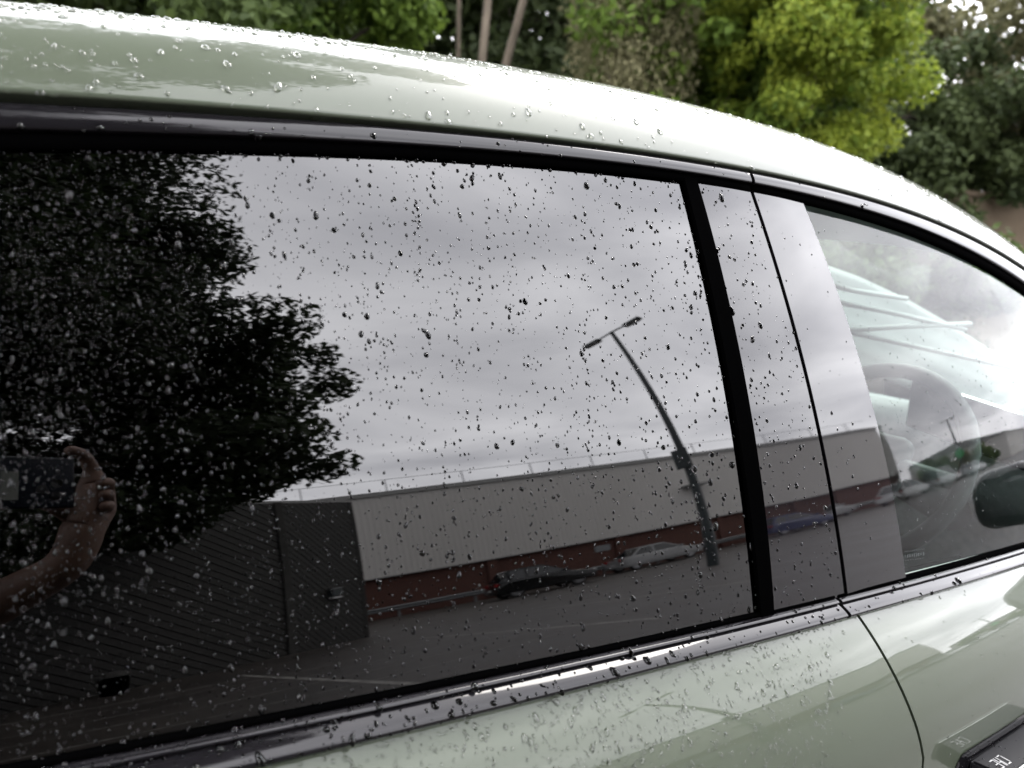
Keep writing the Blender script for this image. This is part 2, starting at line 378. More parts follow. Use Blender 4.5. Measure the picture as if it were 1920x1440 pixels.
# ---- lofted trims
def trim(name, xs, sect, ztop, zbot, m, parent, endcap=True):
    """sect: list of (fraction from top to bottom, outward offset)"""
    V = []; Fc = []; n = len(sect)
    for x in xs:
        a, b = float(ztop(x)), float(zbot(x))
        for f, o in sect:
            z = a + (b-a)*f; V.append((x, float(gy(x, z))-o, z))
    for i in range(len(xs)-1):
        for j in range(n-1): Fc.append((i*n+j, i*n+j+1, (i+1)*n+j+1, (i+1)*n+j))
    if endcap: Fc.append(tuple(range(n))[::-1]); Fc.append(tuple((len(xs)-1)*n+j for j in range(n)))
    return mesh_obj(name, V, Fc, m, parent, True)
def arc_sect(pts, sub=4):
    """smooth a section polyline with Catmull-Rom"""
    P = [np.array(p, float) for p in pts]; out = []
    for i in range(len(P)-1):
        p0, p1, p2, p3 = P[max(i-1, 0)], P[i], P[i+1], P[min(i+2, len(P)-1)]
        for k in range(sub):
            t = k/sub; out.append(tuple(.5*((2*p1)+(-p0+p2)*t+(2*p0-5*p1+4*p2-p3)*t*t+(-p0+3*p1-3*p2+p3)*t**3)))
    out.append(tuple(P[-1])); return out
UP = arc_sect([(0, -.010), (.0, .003), (.05, .0085), (.28, .0102), (.50, .0098), (.58, .0078), (.63, .003)], 3) + [(.64, -.004)]
SEAL = [(.60, -.004), (.64, .0035), (.70, .0050), (.95, .0042), (1.0, .0015), (1.0, -.006)]
xsplit = float(on_glass(1397, 330)[0])
rear_trim = trim('window_trim', lin(-1.1, xsplit-.003, 110), UP, zC, zD, M['trim_black'], rear_door); hard(rear_trim, 40)
front_trim = trim('window_trim', lin(xsplit+.003, 2.3, 80), UP, zC, zD, M['trim_black'], front_door); hard(front_trim, 40)
trim('window_seal', lin(-1.1, xsplit-.003, 110), SEAL, zC, zD, M['rubber'], rear_door); trim('window_seal', lin(xsplit+.003, 2.3, 80), SEAL, zC, zD, M['rubber'], front_door)
# belt moulding: seal lip, thin ridge, groove, broad rounded bar
BELT = [(.10, -.004), (.115, .003)] + arc_sect([(.125, .0045), (.16, .0080), (.23, .0092), (.29, .0078)], 3) + [(.31, .0062), (.33, .0062)] + arc_sect([(.34, .0075), (.42, .0115), (.52, .0158), (.62, .0190), (.70, .0200), (.78, .0195), (.90, .0165), (.97, .0140), (1.0, .011)], 4) + [(1.0, .002)]
BSEAL = [(-.03, -.006), (-.03, .003), (.09, .0042), (.115, .002), (.115, -.004)]
xsb_ = 0; xsb = float(on_glass(1594, 1118, .02)[0])
rear_belt = trim('belt_moulding', lin(-1.1, xsb-.003, 110), BELT, zE, zF, M['trim_black'], rear_door); hard(rear_belt, 40)
front_belt = trim('belt_moulding', lin(xsb+.003, 2.2, 80), BELT, zE, zF, M['trim_black'], front_door); hard(front_belt, 40)

trim('belt_seal', lin(-1.1, xsb-.003, 110), BSEAL, zE, zF, M['rubber'], rear_door); trim('belt_seal', lin(xsb+.003, 2.2, 80), BSEAL, zE, zF, M['rubber'], front_door)

# ---- roof side rail and roof skin
def roof_prof(y, Rk): return Rk*(1-np.exp(-np.asarray(y)/(.6*Rk)))
sil = [(0,7),(167,11),(300,28),(500,53),(640,75),(840,103),(1040,142),(1280,193),(1413,227),(1547,267),(1647,307),(1754,364),(1830,412),(1910,466)]
RX = []; RV = []
for a, b in sil:
    v = ray(a, b); best = None
    ss = np.linspace(.4, 3.2, 500); P = CAM + v*ss[:, None]; zb = zB(P[:, 0]); yb = gy(P[:, 0], zb) - .012; dy = P[:, 1]-yb; ok = dy > 0
    lo, hi = .01, .5
    for _ in range(40):
        m_ = .5*(lo+hi); over = (zb + roof_prof(np.maximum(dy, 0), m_) - P[:, 2])[ok]
        if over.size and over.max() > 0: hi = m_
        else: lo = m_
    over = np.where(ok, zb + roof_prof(np.maximum(dy, 0), lo) - P[:, 2], -9); k = over.argmax(); RX.append(P[k, 0]); RV.append(lo)
_rc = np.polyfit(RX, RV, 2)
print('roof', np.round(RX, 2), np.round(RV, 3))
def Rk(x): return float(np.clip(np.polyval(_rc, np.clip(x, -.1, 1.6)), .05, .3))
RS = [0, .002, .005, .01, .016, .023, .031, .04, .05, .062, .076, .092, .11, .13, .16, .2, .25, .32, .4, .5]
XW = 1.42                                         # windscreen header
def roof_pt(x, y):
    zb = float(zB(x)); yb = float(gy(x, zb)) - .012
    if y < 0: return (x, yb - y*.9 + .001, zb + y*.35)
    return (x, yb + y, zb + float(roof_prof(y, Rk(x))))
V = []; Fc = []
rs = [-.016, -.008, -.003] + RS; xs = lin(-1.1, XW, 90)
for x in xs:
    zb = float(zB(x)); yb = float(gy(x, zb)) - .012; half = YC - yb
    prof = [roof_pt(x, s if s < .3 else s) for s in rs if s < half] + [roof_pt(x, half)]
    while len(prof) < len(rs)+1: prof.append(prof[-1])
    V += prof
n = len(rs)+1
for i in range(len(xs)-1):
    for j in range(n-1): Fc.append((i*n+j, (i+1)*n+j, (i+1)*n+j+1, i*n+j+1)[::-1])
roof = mesh_obj('roof', V, Fc, M['paint'], car, True); tag(roof, 'sage green roof beaded with rain')
roof_far = mirror(roof, 'roof')
# windscreen pillars carry the rail on to the bonnet
V = []; Fc = []; rs2 = [-.016, -.008, -.003] + RS[:13]; xs = lin(XW, 2.35, 50); n = len(rs2)
for x in xs: V += [roof_pt(x, s) for s in rs2]
for i in range(len(xs)-1):
    for j in range(n-1): Fc.append((i*n+j, (i+1)*n+j, (i+1)*n+j+1, i*n+j+1)[::-1])
apil = mesh_obj('windscreen_pillar', V, Fc, M['paint'], car, True); mirror(apil, 'windscreen_pillar')
drip = trim('drip_seal', XA, [(-.25, -.016), (.0, -.011), (.5, -.008), (1.15, -.010)], zB, zC, M['rubber'], roof)
# dark backing behind the shut lines and the seals
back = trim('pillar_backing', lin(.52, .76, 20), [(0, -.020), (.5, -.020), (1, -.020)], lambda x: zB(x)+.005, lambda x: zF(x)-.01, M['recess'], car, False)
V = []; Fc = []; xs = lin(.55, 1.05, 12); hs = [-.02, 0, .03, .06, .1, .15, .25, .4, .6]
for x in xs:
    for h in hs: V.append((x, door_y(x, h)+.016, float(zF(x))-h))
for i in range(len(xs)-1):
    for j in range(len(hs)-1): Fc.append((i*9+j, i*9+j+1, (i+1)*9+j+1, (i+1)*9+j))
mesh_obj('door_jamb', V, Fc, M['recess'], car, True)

# ---- windscreen, bonnet, tail, far side, cabin
def ws_pt(t, u):                                  # t along the slope, u across
    x = XW + (2.34-XW)*t; p = np.array(roof_pt(x, .11)); y = p[1] + (2*YC-2*p[1])*u; bow = .16*math.sin(math.pi*u)
    return (x+bow*(.35+.4*t), y, p[2] + .018*math.sin(math.pi*u))
grid('windscreen', lin(0, 1, 14), lin(0, 1, 16), ws_pt, M['clear_glass'], flip=True)
def bonnet_pt(t, u):
    x = 2.30 + 1.05*t; y = .70 + (2*YC-1.40)*u; return (x + .14*math.sin(math.pi*u), y, .93 - .03*t - .16*t**4 + .07*math.sin(math.pi*u)**.6 - .04*t)
grid('bonnet', lin(0, 1, 14), lin(0, 1, 16), bonnet_pt, M['paint'], flip=True)
def wing_pt(t, u):
    h = -.02 + u*.66; return (2.055 + 1.30*t, door_y(2.05, h) + .10*t**3, float(zF(2.05)) - h*(1-.12*t) + .05*t*(1-u) - .1*t**4)
wing = grid('front_wing', lin(0, 1, 14), lin(0, 1, 10), wing_pt, M['paint'], flip=False)
def nose_pt(t, u):
    y = .74 + (2*YC-1.48)*t; return (3.35 + .16*math.sin(math.pi*t)*1.0 + .05*math.sin(math.pi*u), y, .70 - u*.5)
grid('front_bumper', lin(0, 1, 12), lin(0, 1, 8), nose_pt, M['paint'], flip=False)
def quarter_pt(t, u):
    x = -1.02 - .55*t; h = -.02 + u*.66; xx = max(x, -1.1); return (x, door_y(-1.02, h) + .10*t*t, float(zF(-1.02))-h)
quarter = grid('rear_quarter', lin(0, 1, 8), lin(0, 1, 14), quarter_pt, M['paint'], flip=False)
def tail_pt(t, u):
    y = .55 + (2*YC-1.1)*t; return (-1.57 - .06*math.sin(math.pi*t), y, 1.0 - u*.66)
grid('tailgate', lin(0, 1, 10), lin(0, 1, 8), tail_pt, M['paint'], flip=True)
def rearscreen_pt(t, u):
    y = .62 + (2*YC-1.24)*u; return (-1.1 - .47*t, y, float(zB(-1.1))+.12*(1-t) - (float(zB(-1.1))-1.0)*t)
grid('rear_screen', lin(0, 1, 8), lin(0, 1, 8), rearscreen_pt, M['tint_glass'], flip=False)
for o, nm in ((rear_glass, 'far_window'), (front_glass, 'far_window'), (rear_door, 'far_door'), (front_door, 'far_door'), (wing, 'far_wing'), (quarter, 'far_quarter'), (rear_pillar, 'far_pillar_panel'), (front_pillar, 'far_pillar_panel')):
    c = mirror(o, nm); c.parent = car
def hl_pt(t, u):
    x = -1.05 + (XW+1.05)*t; zb = float(zB(x)); yb = float(gy(x, zb)) + .05; y = yb + (2*YC-2*yb)*u; return (x, y, zb - .01 + .055*math.sin(math.pi*u)**.5)
grid('headliner', lin(0, 1, 12), lin(0, 1, 12), hl_pt, M['headliner'], flip=True)
bm = bmesh.new(); bx(bm, (.4, YC, .42), (3.3, 1.45, .04)); bm_obj('cabin_floor', bm, M['interior_dark'], car)
def lining_pt(t, u):
    x = -1.0 + 3.0*t; z = .45 + (float(zE(x))-.03-.45)*u; return (x, door_y(x, float(zF(x))-z) + .06, z)
lining = grid('door_lining', lin(0, 1, 24), lin(0, 1, 8), lining_pt, M['interior_grey']); mirror(lining, 'door_lining')
def cowl_pt(t, u):
    a = np.array(ws_pt(1.0, u)); return (a[0]+.06*t, a[1], a[2] - (a[2]-.88)*t)
grid('cowl', lin(0, 1, 4), lin(0, 1, 14), cowl_pt, M['rubber'])
bm = bmesh.new(); bx(bm, (-1.35, YC, .7), (.04, 1.4, .6)); bm_obj('boot_panel', bm, M['interior_dark'], car)
V = []; Fc = []; prof = [(2.66, .90), (2.46, .975), (2.26, 1.015), (2.0, 1.045), (1.78, 1.075), (1.66, 1.07), (1.62, 1.02), (1.66, .9), (1.72, .6)]
for y in lin(.56, 2*YC-.56, 8): V += [(x, y, z) for x, z in prof]
n = len(prof)
for i in range(7):
    for j in range(n-1): Fc.append((i*n+j, i*n+j+1, (i+1)*n+j+1, (i+1)*n+j))
dash = mesh_obj('dashboard', V, Fc, M['interior_grey'], car, True)
bm = bmesh.new(); bx(bm, (0, 0, 0), (.02, .26, .11), Matrix.Rotation(R(-14), 3, 'Y'), .006); bm_obj('instrument_display', bm, M['screen'], dash, loc=(1.58, .86, 1.085), rot=(R(8), 0, 0))
bm = bmesh.new(); bx(bm, (0, 0, 0), (.02, .34, .2), Matrix.Rotation(R(-14), 3, 'Y'), .006); bm_obj('centre_screen', bm, M['screen'], dash, loc=(1.56, YC, 1.06))
# steering wheel
wc = Vector((1.33, .90, 1.015)); ax = Vector((-.92, 0, .40)).normalized(); s1 = Vector((0, 1, 0)); s2 = ax.cross(s1)
ring = [wc + (s1*math.cos(t) + s2*math.sin(t))*.185 for t in lin(0, 2*math.pi, 41)]
sw = tubes_obj('steering_wheel', [(ring, [.0155]*41)], M['interior_dark'], car, 10)
bm = bmesh.new(); bx(bm, (0, 0, 0), (.05, .15, .11), None, .02, 3); o = bm_obj('hub', bm, M['interior_dark'], sw, True); o.matrix_local = Matrix.Translation(wc) @ ax.to_track_quat('X', 'Z').to_matrix().to_4x4()
tubes_obj('spoke', [([wc - s1*.17, wc, wc + s1*.17], [.014, .02, .014]), ([wc, wc - s2*.17 if s2.z > 0 else wc + s2*.17], [.02, .014])], M['interior_grey'], sw)
tubes_obj('steering_column', [([wc, wc - ax*.35], [.035, .04])], M['interior_dark'], sw)
# seats
def seat(y, x, nm):
    bm = bmesh.new(); bx(bm, (0, 0, .12), (.5, .5, .2), None, .06, 3); s = bm_obj(nm, bm, M['interior_dark'], car, True, (x, y, .5))
    bm = bmesh.new(); bx(bm, (-.30, 0, .42), (.14, .5, .62), Matrix.Rotation(R(-14), 3, 'Y'), .05, 3); bm_obj('backrest', bm, M['interior_dark'], s, True)
    bm = bmesh.new(); bx(bm, (-.37, 0, .80), (.09, .25, .16), None, .035, 3); bm_obj('headrest', bm, M['interior_dark'], s, True)
seat(.88, .78, 'seat'); seat(1.66, .78, 'seat')
bm = bmesh.new(); bx(bm, (-.35, YC, .62), (.5, 1.25, .2), None, .05, 3); bx(bm, (-.62, YC, .92), (.15, 1.25, .55), None, .05, 3); bm_obj('rear_bench', bm, M['interior_dark'], car, True)
# door mirror, outside the frame but mirrored in the front window
bm = bmesh.new(); bx(bm, (0, 0, 0), (.17, .22, .18), None, .065, 4)
dm = bm_obj('door_mirror', bm, M['gloss_black'], car, True, (1.99, .445, .985))
bm = bmesh.new(); bx(bm, (-.086, 0, 0), (.006, .15, .10), None, .002); bm_obj('mirror_glass', bm, M['car_glass'], dm)
bm = bmesh.new(); bx(bm, (.02, .17, -.06), (.07, .16, .045), None, .015); bm_obj('mirror_arm', bm, M['gloss_black'], dm)
# lower body and wheels
for yy, nm in ((.50, 'sill'), (2*YC-.50, 'sill')):
    bm = bmesh.new(); bx(bm, (.45, yy, .30), (2.2, .10, .16), None, .03); bm_obj(nm, bm, M['rubber'], car)
def wheel(parent, loc, rad=.33, wid=.2):
    pts = []
    bm = bmesh.new(); bmesh.ops.create_cone(bm, cap_ends=True, segments=28, radius1=rad, radius2=rad, depth=wid, matrix=Matrix.Rotation(R(90), 4, 'X'))
    es = [e for e in bm.edges if len(e.link_faces) == 2 and abs(e.verts[0].co.y-e.verts[1].co.y) < 1e-5]; bmesh.ops.bevel(bm, geom=es, offset=.03, segments=2, affect='EDGES')
    w = bm_obj('wheel', bm, M['tyre'], parent, True, loc); hard(w, 40)
    bm = bmesh.new()
    for sy in (-1, 1):
        bmesh.ops.create_cone(bm, cap_ends=True, segments=24, radius1=rad*.64, radius2=rad*.64, depth=.012, matrix=Matrix.Translation((0, sy*wid*.5, 0)) @ Matrix.Rotation(R(90), 4, 'X'))
    bm_obj('rim', bm, M['rim'], w)
    return w
for x, yy in ((-1.05, .52), (2.55, .78)):
    for y in (yy, 2*YC-yy): wheel(car, (x, y, .33))

# ---- front door handle in its black recess, with the maker's letters
hp = [on_door(a, b) for a, b in [(1799, 1409), (1920, 1348)]]
hx0 = hp[0][0]-.004; hz0 = 0.0
hslope = (hp[1][2]-hp[0][2])/(hp[1][0]-hp[0][0]) if False else (float(zF(hx0+.2))-float(zF(hx0)))/.2
def hpt(dx, dz, out): x = hx0+dx; z = hz0 + dz + hslope*dx; return (x, door_y(x, float(zF(x))-z) - out, z)
# recess: a rounded black plate 2 mm proud of the skin with a dished middle
rl, rh, rr = .24, .096, .022
_tp = [on_door(a, b) for a, b in [(1834, 1382), (1880, 1364), (1915, 1350)]]; hz0 = float(np.mean([p[2]-hslope*(p[0]-hx0) for p in _tp])) - rh/2
V = []; Fc = []
def rrect(t, l, h, r):
    pts = []
    for cx, cz, a0 in ((l-r, h/2-r, 0), (r, h/2-r, 90), (r, -h/2+r, 180), (l-r, -h/2+r, 270)):
        for k in range(10): a = R(a0+90*k/9); pts.append((cx+r*math.cos(a), cz+r*math.sin(a)))
    return pts
out = rrect(0, rl, rh, rr); inn = [((x-rl/2)*.97+rl/2, z*.93) for x, z in out]
V = [hpt(x, z, .0012) for x, z in out] + [hpt(x, z, .0024) for x, z in inn] + [hpt(rl/2, 0, .0020)]
N = len(out)
for i in range(N):
    j = (i+1) % N; Fc.append((i, j, N+j, N+i)); Fc.append((N+i, N+j, 2*N))
handle = mesh_obj('handle_recess', V, Fc, M['gloss_black'], car, False); tag(handle, 'black recess behind the front door handle')
# handle bar: rear end face black, outer face body colour with a metal edge
def bar(x0, x1, z0, z1, o0, o1, nm, m, taper=0.0, bev=.004):
    bm = bmesh.new(); P = []
    for x in (x0, x1):
        for z in (z0, z1):
            for o in (o0, o1): P.append(bm.verts.new(hpt(x + (taper if o == o1 and x == x0 else 0), z, o)))
    for q in ((0, 1, 3, 2), (4, 6, 7, 5), (0, 2, 6, 4), (1, 5, 7, 3), (0, 4, 5, 1), (2, 3, 7, 6)): bm.faces.new([P[i] for i in q])
    bmesh.ops.bevel(bm, geom=list(bm.edges), offset=bev, segments=2, affect='EDGES')
    o = bm_obj(nm, bm, m, car, True); return hard(o, 35)

_q = on_door(1817, 1410); HT = _q[2] - hz0 - hslope*(_q[0]-hx0) - .009; HX = _q[0]-hx0
door_handle = bar(HX, .27, HT-.026, HT, .003, .043, 'door_handle', M['handle_black'], .012, .003)
bar(HX+.014, .27, HT-.030, HT+.0006, .0435, .050, 'handle_cover', M['paint'], .004, .0025).parent = door_handle
bar(HX+.012, .27, HT-.029, HT+.001, .0415, .0435, 'handle_edge', M['chrome'], 0, .0006).parent = door_handle
tag(door_handle, 'black pull handle of the front door with white letters on top')
def strokes(name, segs, org, ex, ey, w, parent, m, th=.0003):
    """thin flat bars: segs in letter units, ex/ey unit axes already scaled"""
    V = []; Fc = []; ex = Vector(ex); ey = Vector(ey); nz = ex.cross(ey).normalized()
    if nz.z < 0: nz = -nz
    for (x0, y0), (x1, y1) in segs:
        a = Vector(org)+ex*x0+ey*y0; b = Vector(org)+ex*x1+ey*y1; d = (b-a).normalized(); p = d.cross(nz).normalized()*w*.5
        a = a - d*w*.5; b = b + d*w*.5
        q = [a-p, a+p, b+p, b-p]; o = len(V); V += [v+nz*th for v in q] + [v for v in q]
        Fc += [(o, o+1, o+2, o+3), (o, o+4, o+5, o+1), (o+1, o+5, o+6, o+2), (o+2, o+6, o+7, o+3), (o+3, o+7, o+4, o)]
    return mesh_obj(name, V, Fc, m, parent)
hx_a = HX+.022; A0 = Vector(hpt(hx_a, HT, .031)); A1 = Vector(hpt(hx_a+.03, HT, .031)); A2 = Vector(hpt(hx_a, HT, .017))
ex = (A1-A0)*(1/3.9); ey = (A2-A0)
BYD = [((0, 0), (.9, 0)), ((.15, .5), (.85, .5)), ((0, 1), (.9, 1)), ((.95, .06), (.95, .42)), ((.95, .58), (.95, .94)),
       ((1.45, 1), (1.45, .5)), ((1.45, .5), (2.25, .5)), ((2.25, 1), (2.25, 0)), ((1.5, 0), (2.25, 0)) if False else ((1.9, .5), (1.9, 0)),
       ((2.8, 1), (3.55, 1)), ((3.7, .86), (3.7, .14)), ((2.8, 0), (3.55, 0))]
strokes('brand_lettering', BYD, A0 + Vector((0, 0, .0006)), ex, ey, .0011, door_handle, M['letter'])
# tiny etched maker's mark in the corner of the front window (illegible in the photograph: three rows of specks)
V = []; Fc = []
def etch_box(px, py, w, h):
    p = on_glass(px, py, .0006); o = len(V); n = Vector(gn(p[0], p[2])); t = Vector((1, 0, 0)) - n*n.x; t.normalize(); b = n.cross(t)
    for a, c in ((-1, -1), (1, -1), (1, 1), (-1, 1)): V.append(Vector(p)+t*w*a+b*h*c)
    Fc.append((o, o+1, o+2, o+3))
for row, (y0, n, h) in enumerate(((1034, 11, .0006), (1043, 9, .0017), (1051, 8, .0005))):
    for k in range(n):
        x = 1697 + (k+.3*random.random())*38/n
        if row == 1 and k in (1, 2): h2 = .0022
        else: h2 = h
        etch_box(x, y0 - (x-1697)*.13, .0007+.0006*random.random(), h2*(.7+.5*random.random()))
mesh_obj('etched_mark', V, Fc, M['etch'], front_door)

# ------------------------------------------------------------------ ribbed sunshade inside the windscreen
def ws_hit(px, py, back):
    v = ray(px, py); best = None
    for s in np.linspace(1.0, 3.6, 900):
        p = CAM+v*s; t = (p[0]-XW)/(2.34-XW); a = np.array(roof_pt(XW+(2.34-XW)*min(max(t, 0), 1), .11)); u = min(max((p[1]-a[1])/(2*YC-2*a[1]), 0), 1)
        q = ws_pt(min(max(t, 0), 1), u)
        if p[2] > q[2] - back - .25*max(0, (q[0]-p[0])) : return p
        best = p
    return best
top = [(1440, 470), (1530, 490), (1610, 518), (1700, 560), (1800, 618), (1900, 684), (1990, 745)]
bot = [(1440, 660), (1530, 668), (1610, 690), (1700, 725), (1800, 765), (1900, 800), (1990, 835)]
def depth_pt(px, py, y): v = ray(px, py); return CAM + v*(y/v[1])
shade_root = empty('sunshade', (1.75, 1.15, 1.06)); tag(shade_root, 'pale ribbed sunshade spread out inside the windscreen', 'sunshade')
NU = 30; NV = 14; V = []; Fc = []
tx = [p[0] for p in top]
for i in range(NU+1):
    px = 1440 + (1990-1440)*i/NU; ya = np.interp(px, tx, [p[1] for p in top]); yb = np.interp(px, tx, [p[1] for p in bot])
    for j in range(NV+1):
        f = j/NV; pleat = .012*abs(((f*4.0+.2) % 1.0)-.5)
        V.append(depth_pt(px, ya+(yb-ya)*f, 1.16 - .12*f + pleat) - np.array(shade_root.location))
n = NV+1
for i in range(NU):
    for j in range(NV): Fc.append((i*n+j, i*n+j+1, (i+1)*n+j+1, (i+1)*n+j))
sh = mesh_obj('fabric', V, Fc, M['shade'], shade_root, True)
md = sh.modifiers.new('thick', 'SOLIDIFY'); md.thickness = .003
for pts in ([(1545, 562), (1680, 588), (1810, 618)], [(1540, 622), (1700, 612), (1820, 607)], [(1580, 620), (1740, 655), (1920, 694)], [(1500, 520), (1600, 545), (1700, 560)]):
    tubes_obj('rib', [([depth_pt(a, b, 1.04) - np.array(shade_root.location) for a, b in pts], [.0055]*len(pts))], M['shade_rib'], shade_root)

# ------------------------------------------------------------------ rain on the car
surf = [('glass', rear_glass), ('strip', strip), ('pillar', rear_pillar), ('fpillar', front_pillar), ('fglass', front_glass), ('trim', rear_trim), ('ftrim', front_trim), ('belt', rear_belt), ('fbelt', front_belt), ('door', rear_door), ('fdoor', front_door), ('roof', roof), ('roof', apil), ('handle', door_handle), ('handle', handle)]
BV = []; BF = []; BID = []
for nm, o in surf:
    off = len(BV); BV += [v.co[:] for v in o.data.vertices]
    for p in o.data.polygons: BF.append([i+off for i in p.vertices]); BID.append(nm)
bvh = BVHTree.FromPolygons(BV, BF)
def cast(px, py):
    loc, nor, idx, d = bvh.ray_cast(Vector(CAM), Vector(ray(px, py)), 4.0)
    if loc is None: return None
    return loc, nor, BID[idx]
DARK = {'glass', 'strip', 'pillar', 'fpillar', 'trim', 'ftrim', 'belt', 'fbelt', 'handle'}
def drop_shape(seg, rings, asym, irr, seed):
    r_ = random.Random(seed); ph = [r_.uniform(0, 6.28) for _ in range(3)]; am = [irr*r_.uniform(.4, 1) for _ in range(3)]
    V = []; Fc = []
    prof = [(1.0, -.06), (1.0, .0), (.95, .22), (.80, .52), (.55, .80), (.27, .96)][:6] if rings >= 5 else [(1.0, -.05), (.93, .28), (.55, .80)]
    for rho, h in prof:
        for k in range(seg):
            t = 2*math.pi*k/seg; q = 1 + am[0]*math.cos(2*t+ph[0]) + am[1]*math.cos(3*t+ph[1]) + .5*am[2]*math.cos(5*t+ph[2])
            x = rho*q*math.cos(t); y = rho*q*math.sin(t)
            if y > 0: y *= 1+asym; x *= 1-.32*asym*min(1, max(0, y))      # drawn-out tail uphill
            V.append((x, y + (-.10*h if asym > .2 else 0), h))
    ap = len(V); V.append((0, -.08 if asym > .2 else 0, 1.0)); n = len(prof)
    bot = [(v[0]*.985, v[1]*.985, .05) for v in V[:seg]]; b0 = len(V); V += bot
    for i in range(n-1):
        for k in range(seg): Fc.append((i*seg+k, i*seg+(k+1) % seg, (i+1)*seg+(k+1) % seg, (i+1)*seg+k))
    for k in range(seg): Fc.append(((n-1)*seg+k, (n-1)*seg+(k+1) % seg, ap))
    return np.array(V), Fc, tuple(range(b0, b0+seg))
def frame(nor, jit=.25):
    n = nor.normalized(); down = Vector((0, 0, -1)); d = down - n*down.dot(n)
    if d.length < 1e-3: d = Vector((1, 0, 0))
    d.normalize(); d = Quaternion(n, random.gauss(0, jit)) @ d
    up = -d; x = up.cross(n).normalized()
    return x, up, n
SMALL = [drop_shape(10, 3, a, .05, 40+i) for i, a in enumerate((0, .1, .25, .5))]
BIG = [drop_shape(18, 6, a, irr, 80+i) for i, (a, irr) in enumerate(((0, .03), (.10, .05), (.22, .05), (.40, .04), (.7, .04), (.08, .10)))]
big_mesh = {}
def get_big(k, dark):
    key = (k, dark)
    if key not in big_mesh:
        V, Fc, bot = BIG[k]; me = bpy.data.meshes.new('raindrop'); Vb = [tuple(v) for v in V]
        F2 = list(Fc)
        if dark: F2 = F2 + [bot]
        me.from_pydata(Vb, [], F2); me.materials.append(M['water']); me.materials.append(M['under'])
        if dark: me.polygons[len(F2)-1].material_index = 1
        me.shade_smooth()
        if dark: me.polygons[len(F2)-1].use_smooth = False
        big_mesh[key] = me
    return big_mesh[key]
cand = []                                         # (radius on picture, loc, nor, id, r, stretch, flat)
def emit(px, py, r, stretch=1.0, flat=.42, only=None):
    flat = min(.74, flat*1.7)
    h = cast(px, py)
    if h is None: return
    loc, nor, sid = h
    if only and sid not in only: return
    if nor.dot(Vector(CAM)-loc) < 0: nor = -nor
    dist = (loc-Vector(CAM)).length
    if sid in GL: r *= min(1.08, max(.66, (dist-.05)/.68))
    cand.append((r/dist, loc, nor, sid, r, stretch, flat))
rnd = random.Random(5); GL = {'glass', 'pillar'}
def U(a, b): return rnd.uniform(a, b)
def side_r(kind):
    if kind == 'L': return rnd.triangular(.0018, .0032, .0021)
    if kind == 'M': return rnd.triangular(.0010, .0019, .0012)
    if kind == 'S': return U(.0006, .0011)
    return U(.00025, .0006)
GL = {'glass', 'pillar'}
def vshape(): return rnd.choice((1.0, 1.05, 1.15, 1.3, 1.3, 1.5))
X0, X1, Y0, Y1 = -450, 2150, -120, 1640
for kind, n in (('L', 340), ('M', 2700), ('S', 5000), ('T', 8000)):
    for _ in range(n): emit(U(X0, X1), U(200, Y1), side_r(kind), vshape(), U(.36, .5), GL)
# rows of drops left by runs of water, and fine misty patches on the left
for _ in range(70):
    x = U(-200, 1420); y = U(300, 1150); m_ = rnd.randint(4, 13)
    for k in range(m_): emit(x+U(-5, 5)+k*1.2, y+k*U(14, 24), side_r(rnd.choice('MSS')), vshape(), .42, GL)
for cx, cy, sx, sy, n in ((240, 600, 110, 140, 1000), (90, 650, 120, 200, 1500), (60, 1000, 90, 230, 900), (350, 560, 25, 90, 260), (160, 400, 120, 110, 450), (30, 480, 90, 120, 500)):
    for _ in range(n): emit(rnd.gauss(cx, sx), rnd.gauss(cy, sy), U(.0003, .00075), 1.1, .42, GL)
for kind, n in (('M', 16), ('S', 60), ('T', 160)):
    for _ in range(n): emit(U(1400, 1720), U(300, 1120), side_r(kind)*.9, vshape(), .42, {'fpillar'})
for k in range(9): emit(1562+k*9+U(-3, 3), 780+k*28+U(-6, 6), U(.001, .0017), 1.3, .42, {'fpillar'})
for kind, n in (('M', 320), ('S', 900), ('T', 500)):
    for _ in range(n): emit(U(1480, 2250), rnd.triangular(380, 1090, 820), side_r(kind)*.75, 1.35, .3, {'fglass'})
for kind, n in (('L', 90), ('M', 330), ('S', 600), ('T', 500)):       # belt mouldings
    for _ in range(n): emit(*(lambda x: (x, 1430-(x-300)*.245+U(-70, 100)))(U(-300, 1950)), side_r(kind), rnd.choice((1, 1.2, 1.6)), U(.36, .5), {'belt', 'fbelt'} if rnd.random() < .8 else {'belt'})
for kind, n in (('L', 110), ('M', 150), ('S', 300), ('T', 300)):      # upper trim
    for _ in range(n): emit(U(-300, 2000), U(190, 560), side_r(kind), 1.0, .45, {'trim', 'ftrim'})
for _ in range(70):                                                    # drops hanging on the trim's lower edge
    x = U(0, 1300); p = 284 + max(0, x)*.02 + max(0, x-500)**2*.00006; emit(x, p-U(0, 6), U(.0012, .0024), 1.1, .55, {'trim', 'glass'})
for kind, n in (('L', 240), ('M', 620), ('S', 800), ('T', 600)):      # roof
    for _ in range(n): emit(U(-400, 2050), U(-100, 500), side_r(kind)*1.15, rnd.choice((1, 1.1, 1.4)), U(.24, .36), {'roof'})
for _ in range(560):                                                   # beads along the skyline of the roof
    x = U(-200, 1930); y = np.interp(x, [p[0] for p in sil], [p[1] for p in sil]); emit(x, y+abs(rnd.gauss(3, 7)), U(.0009, .0024), 1.0, .26, {'roof'})
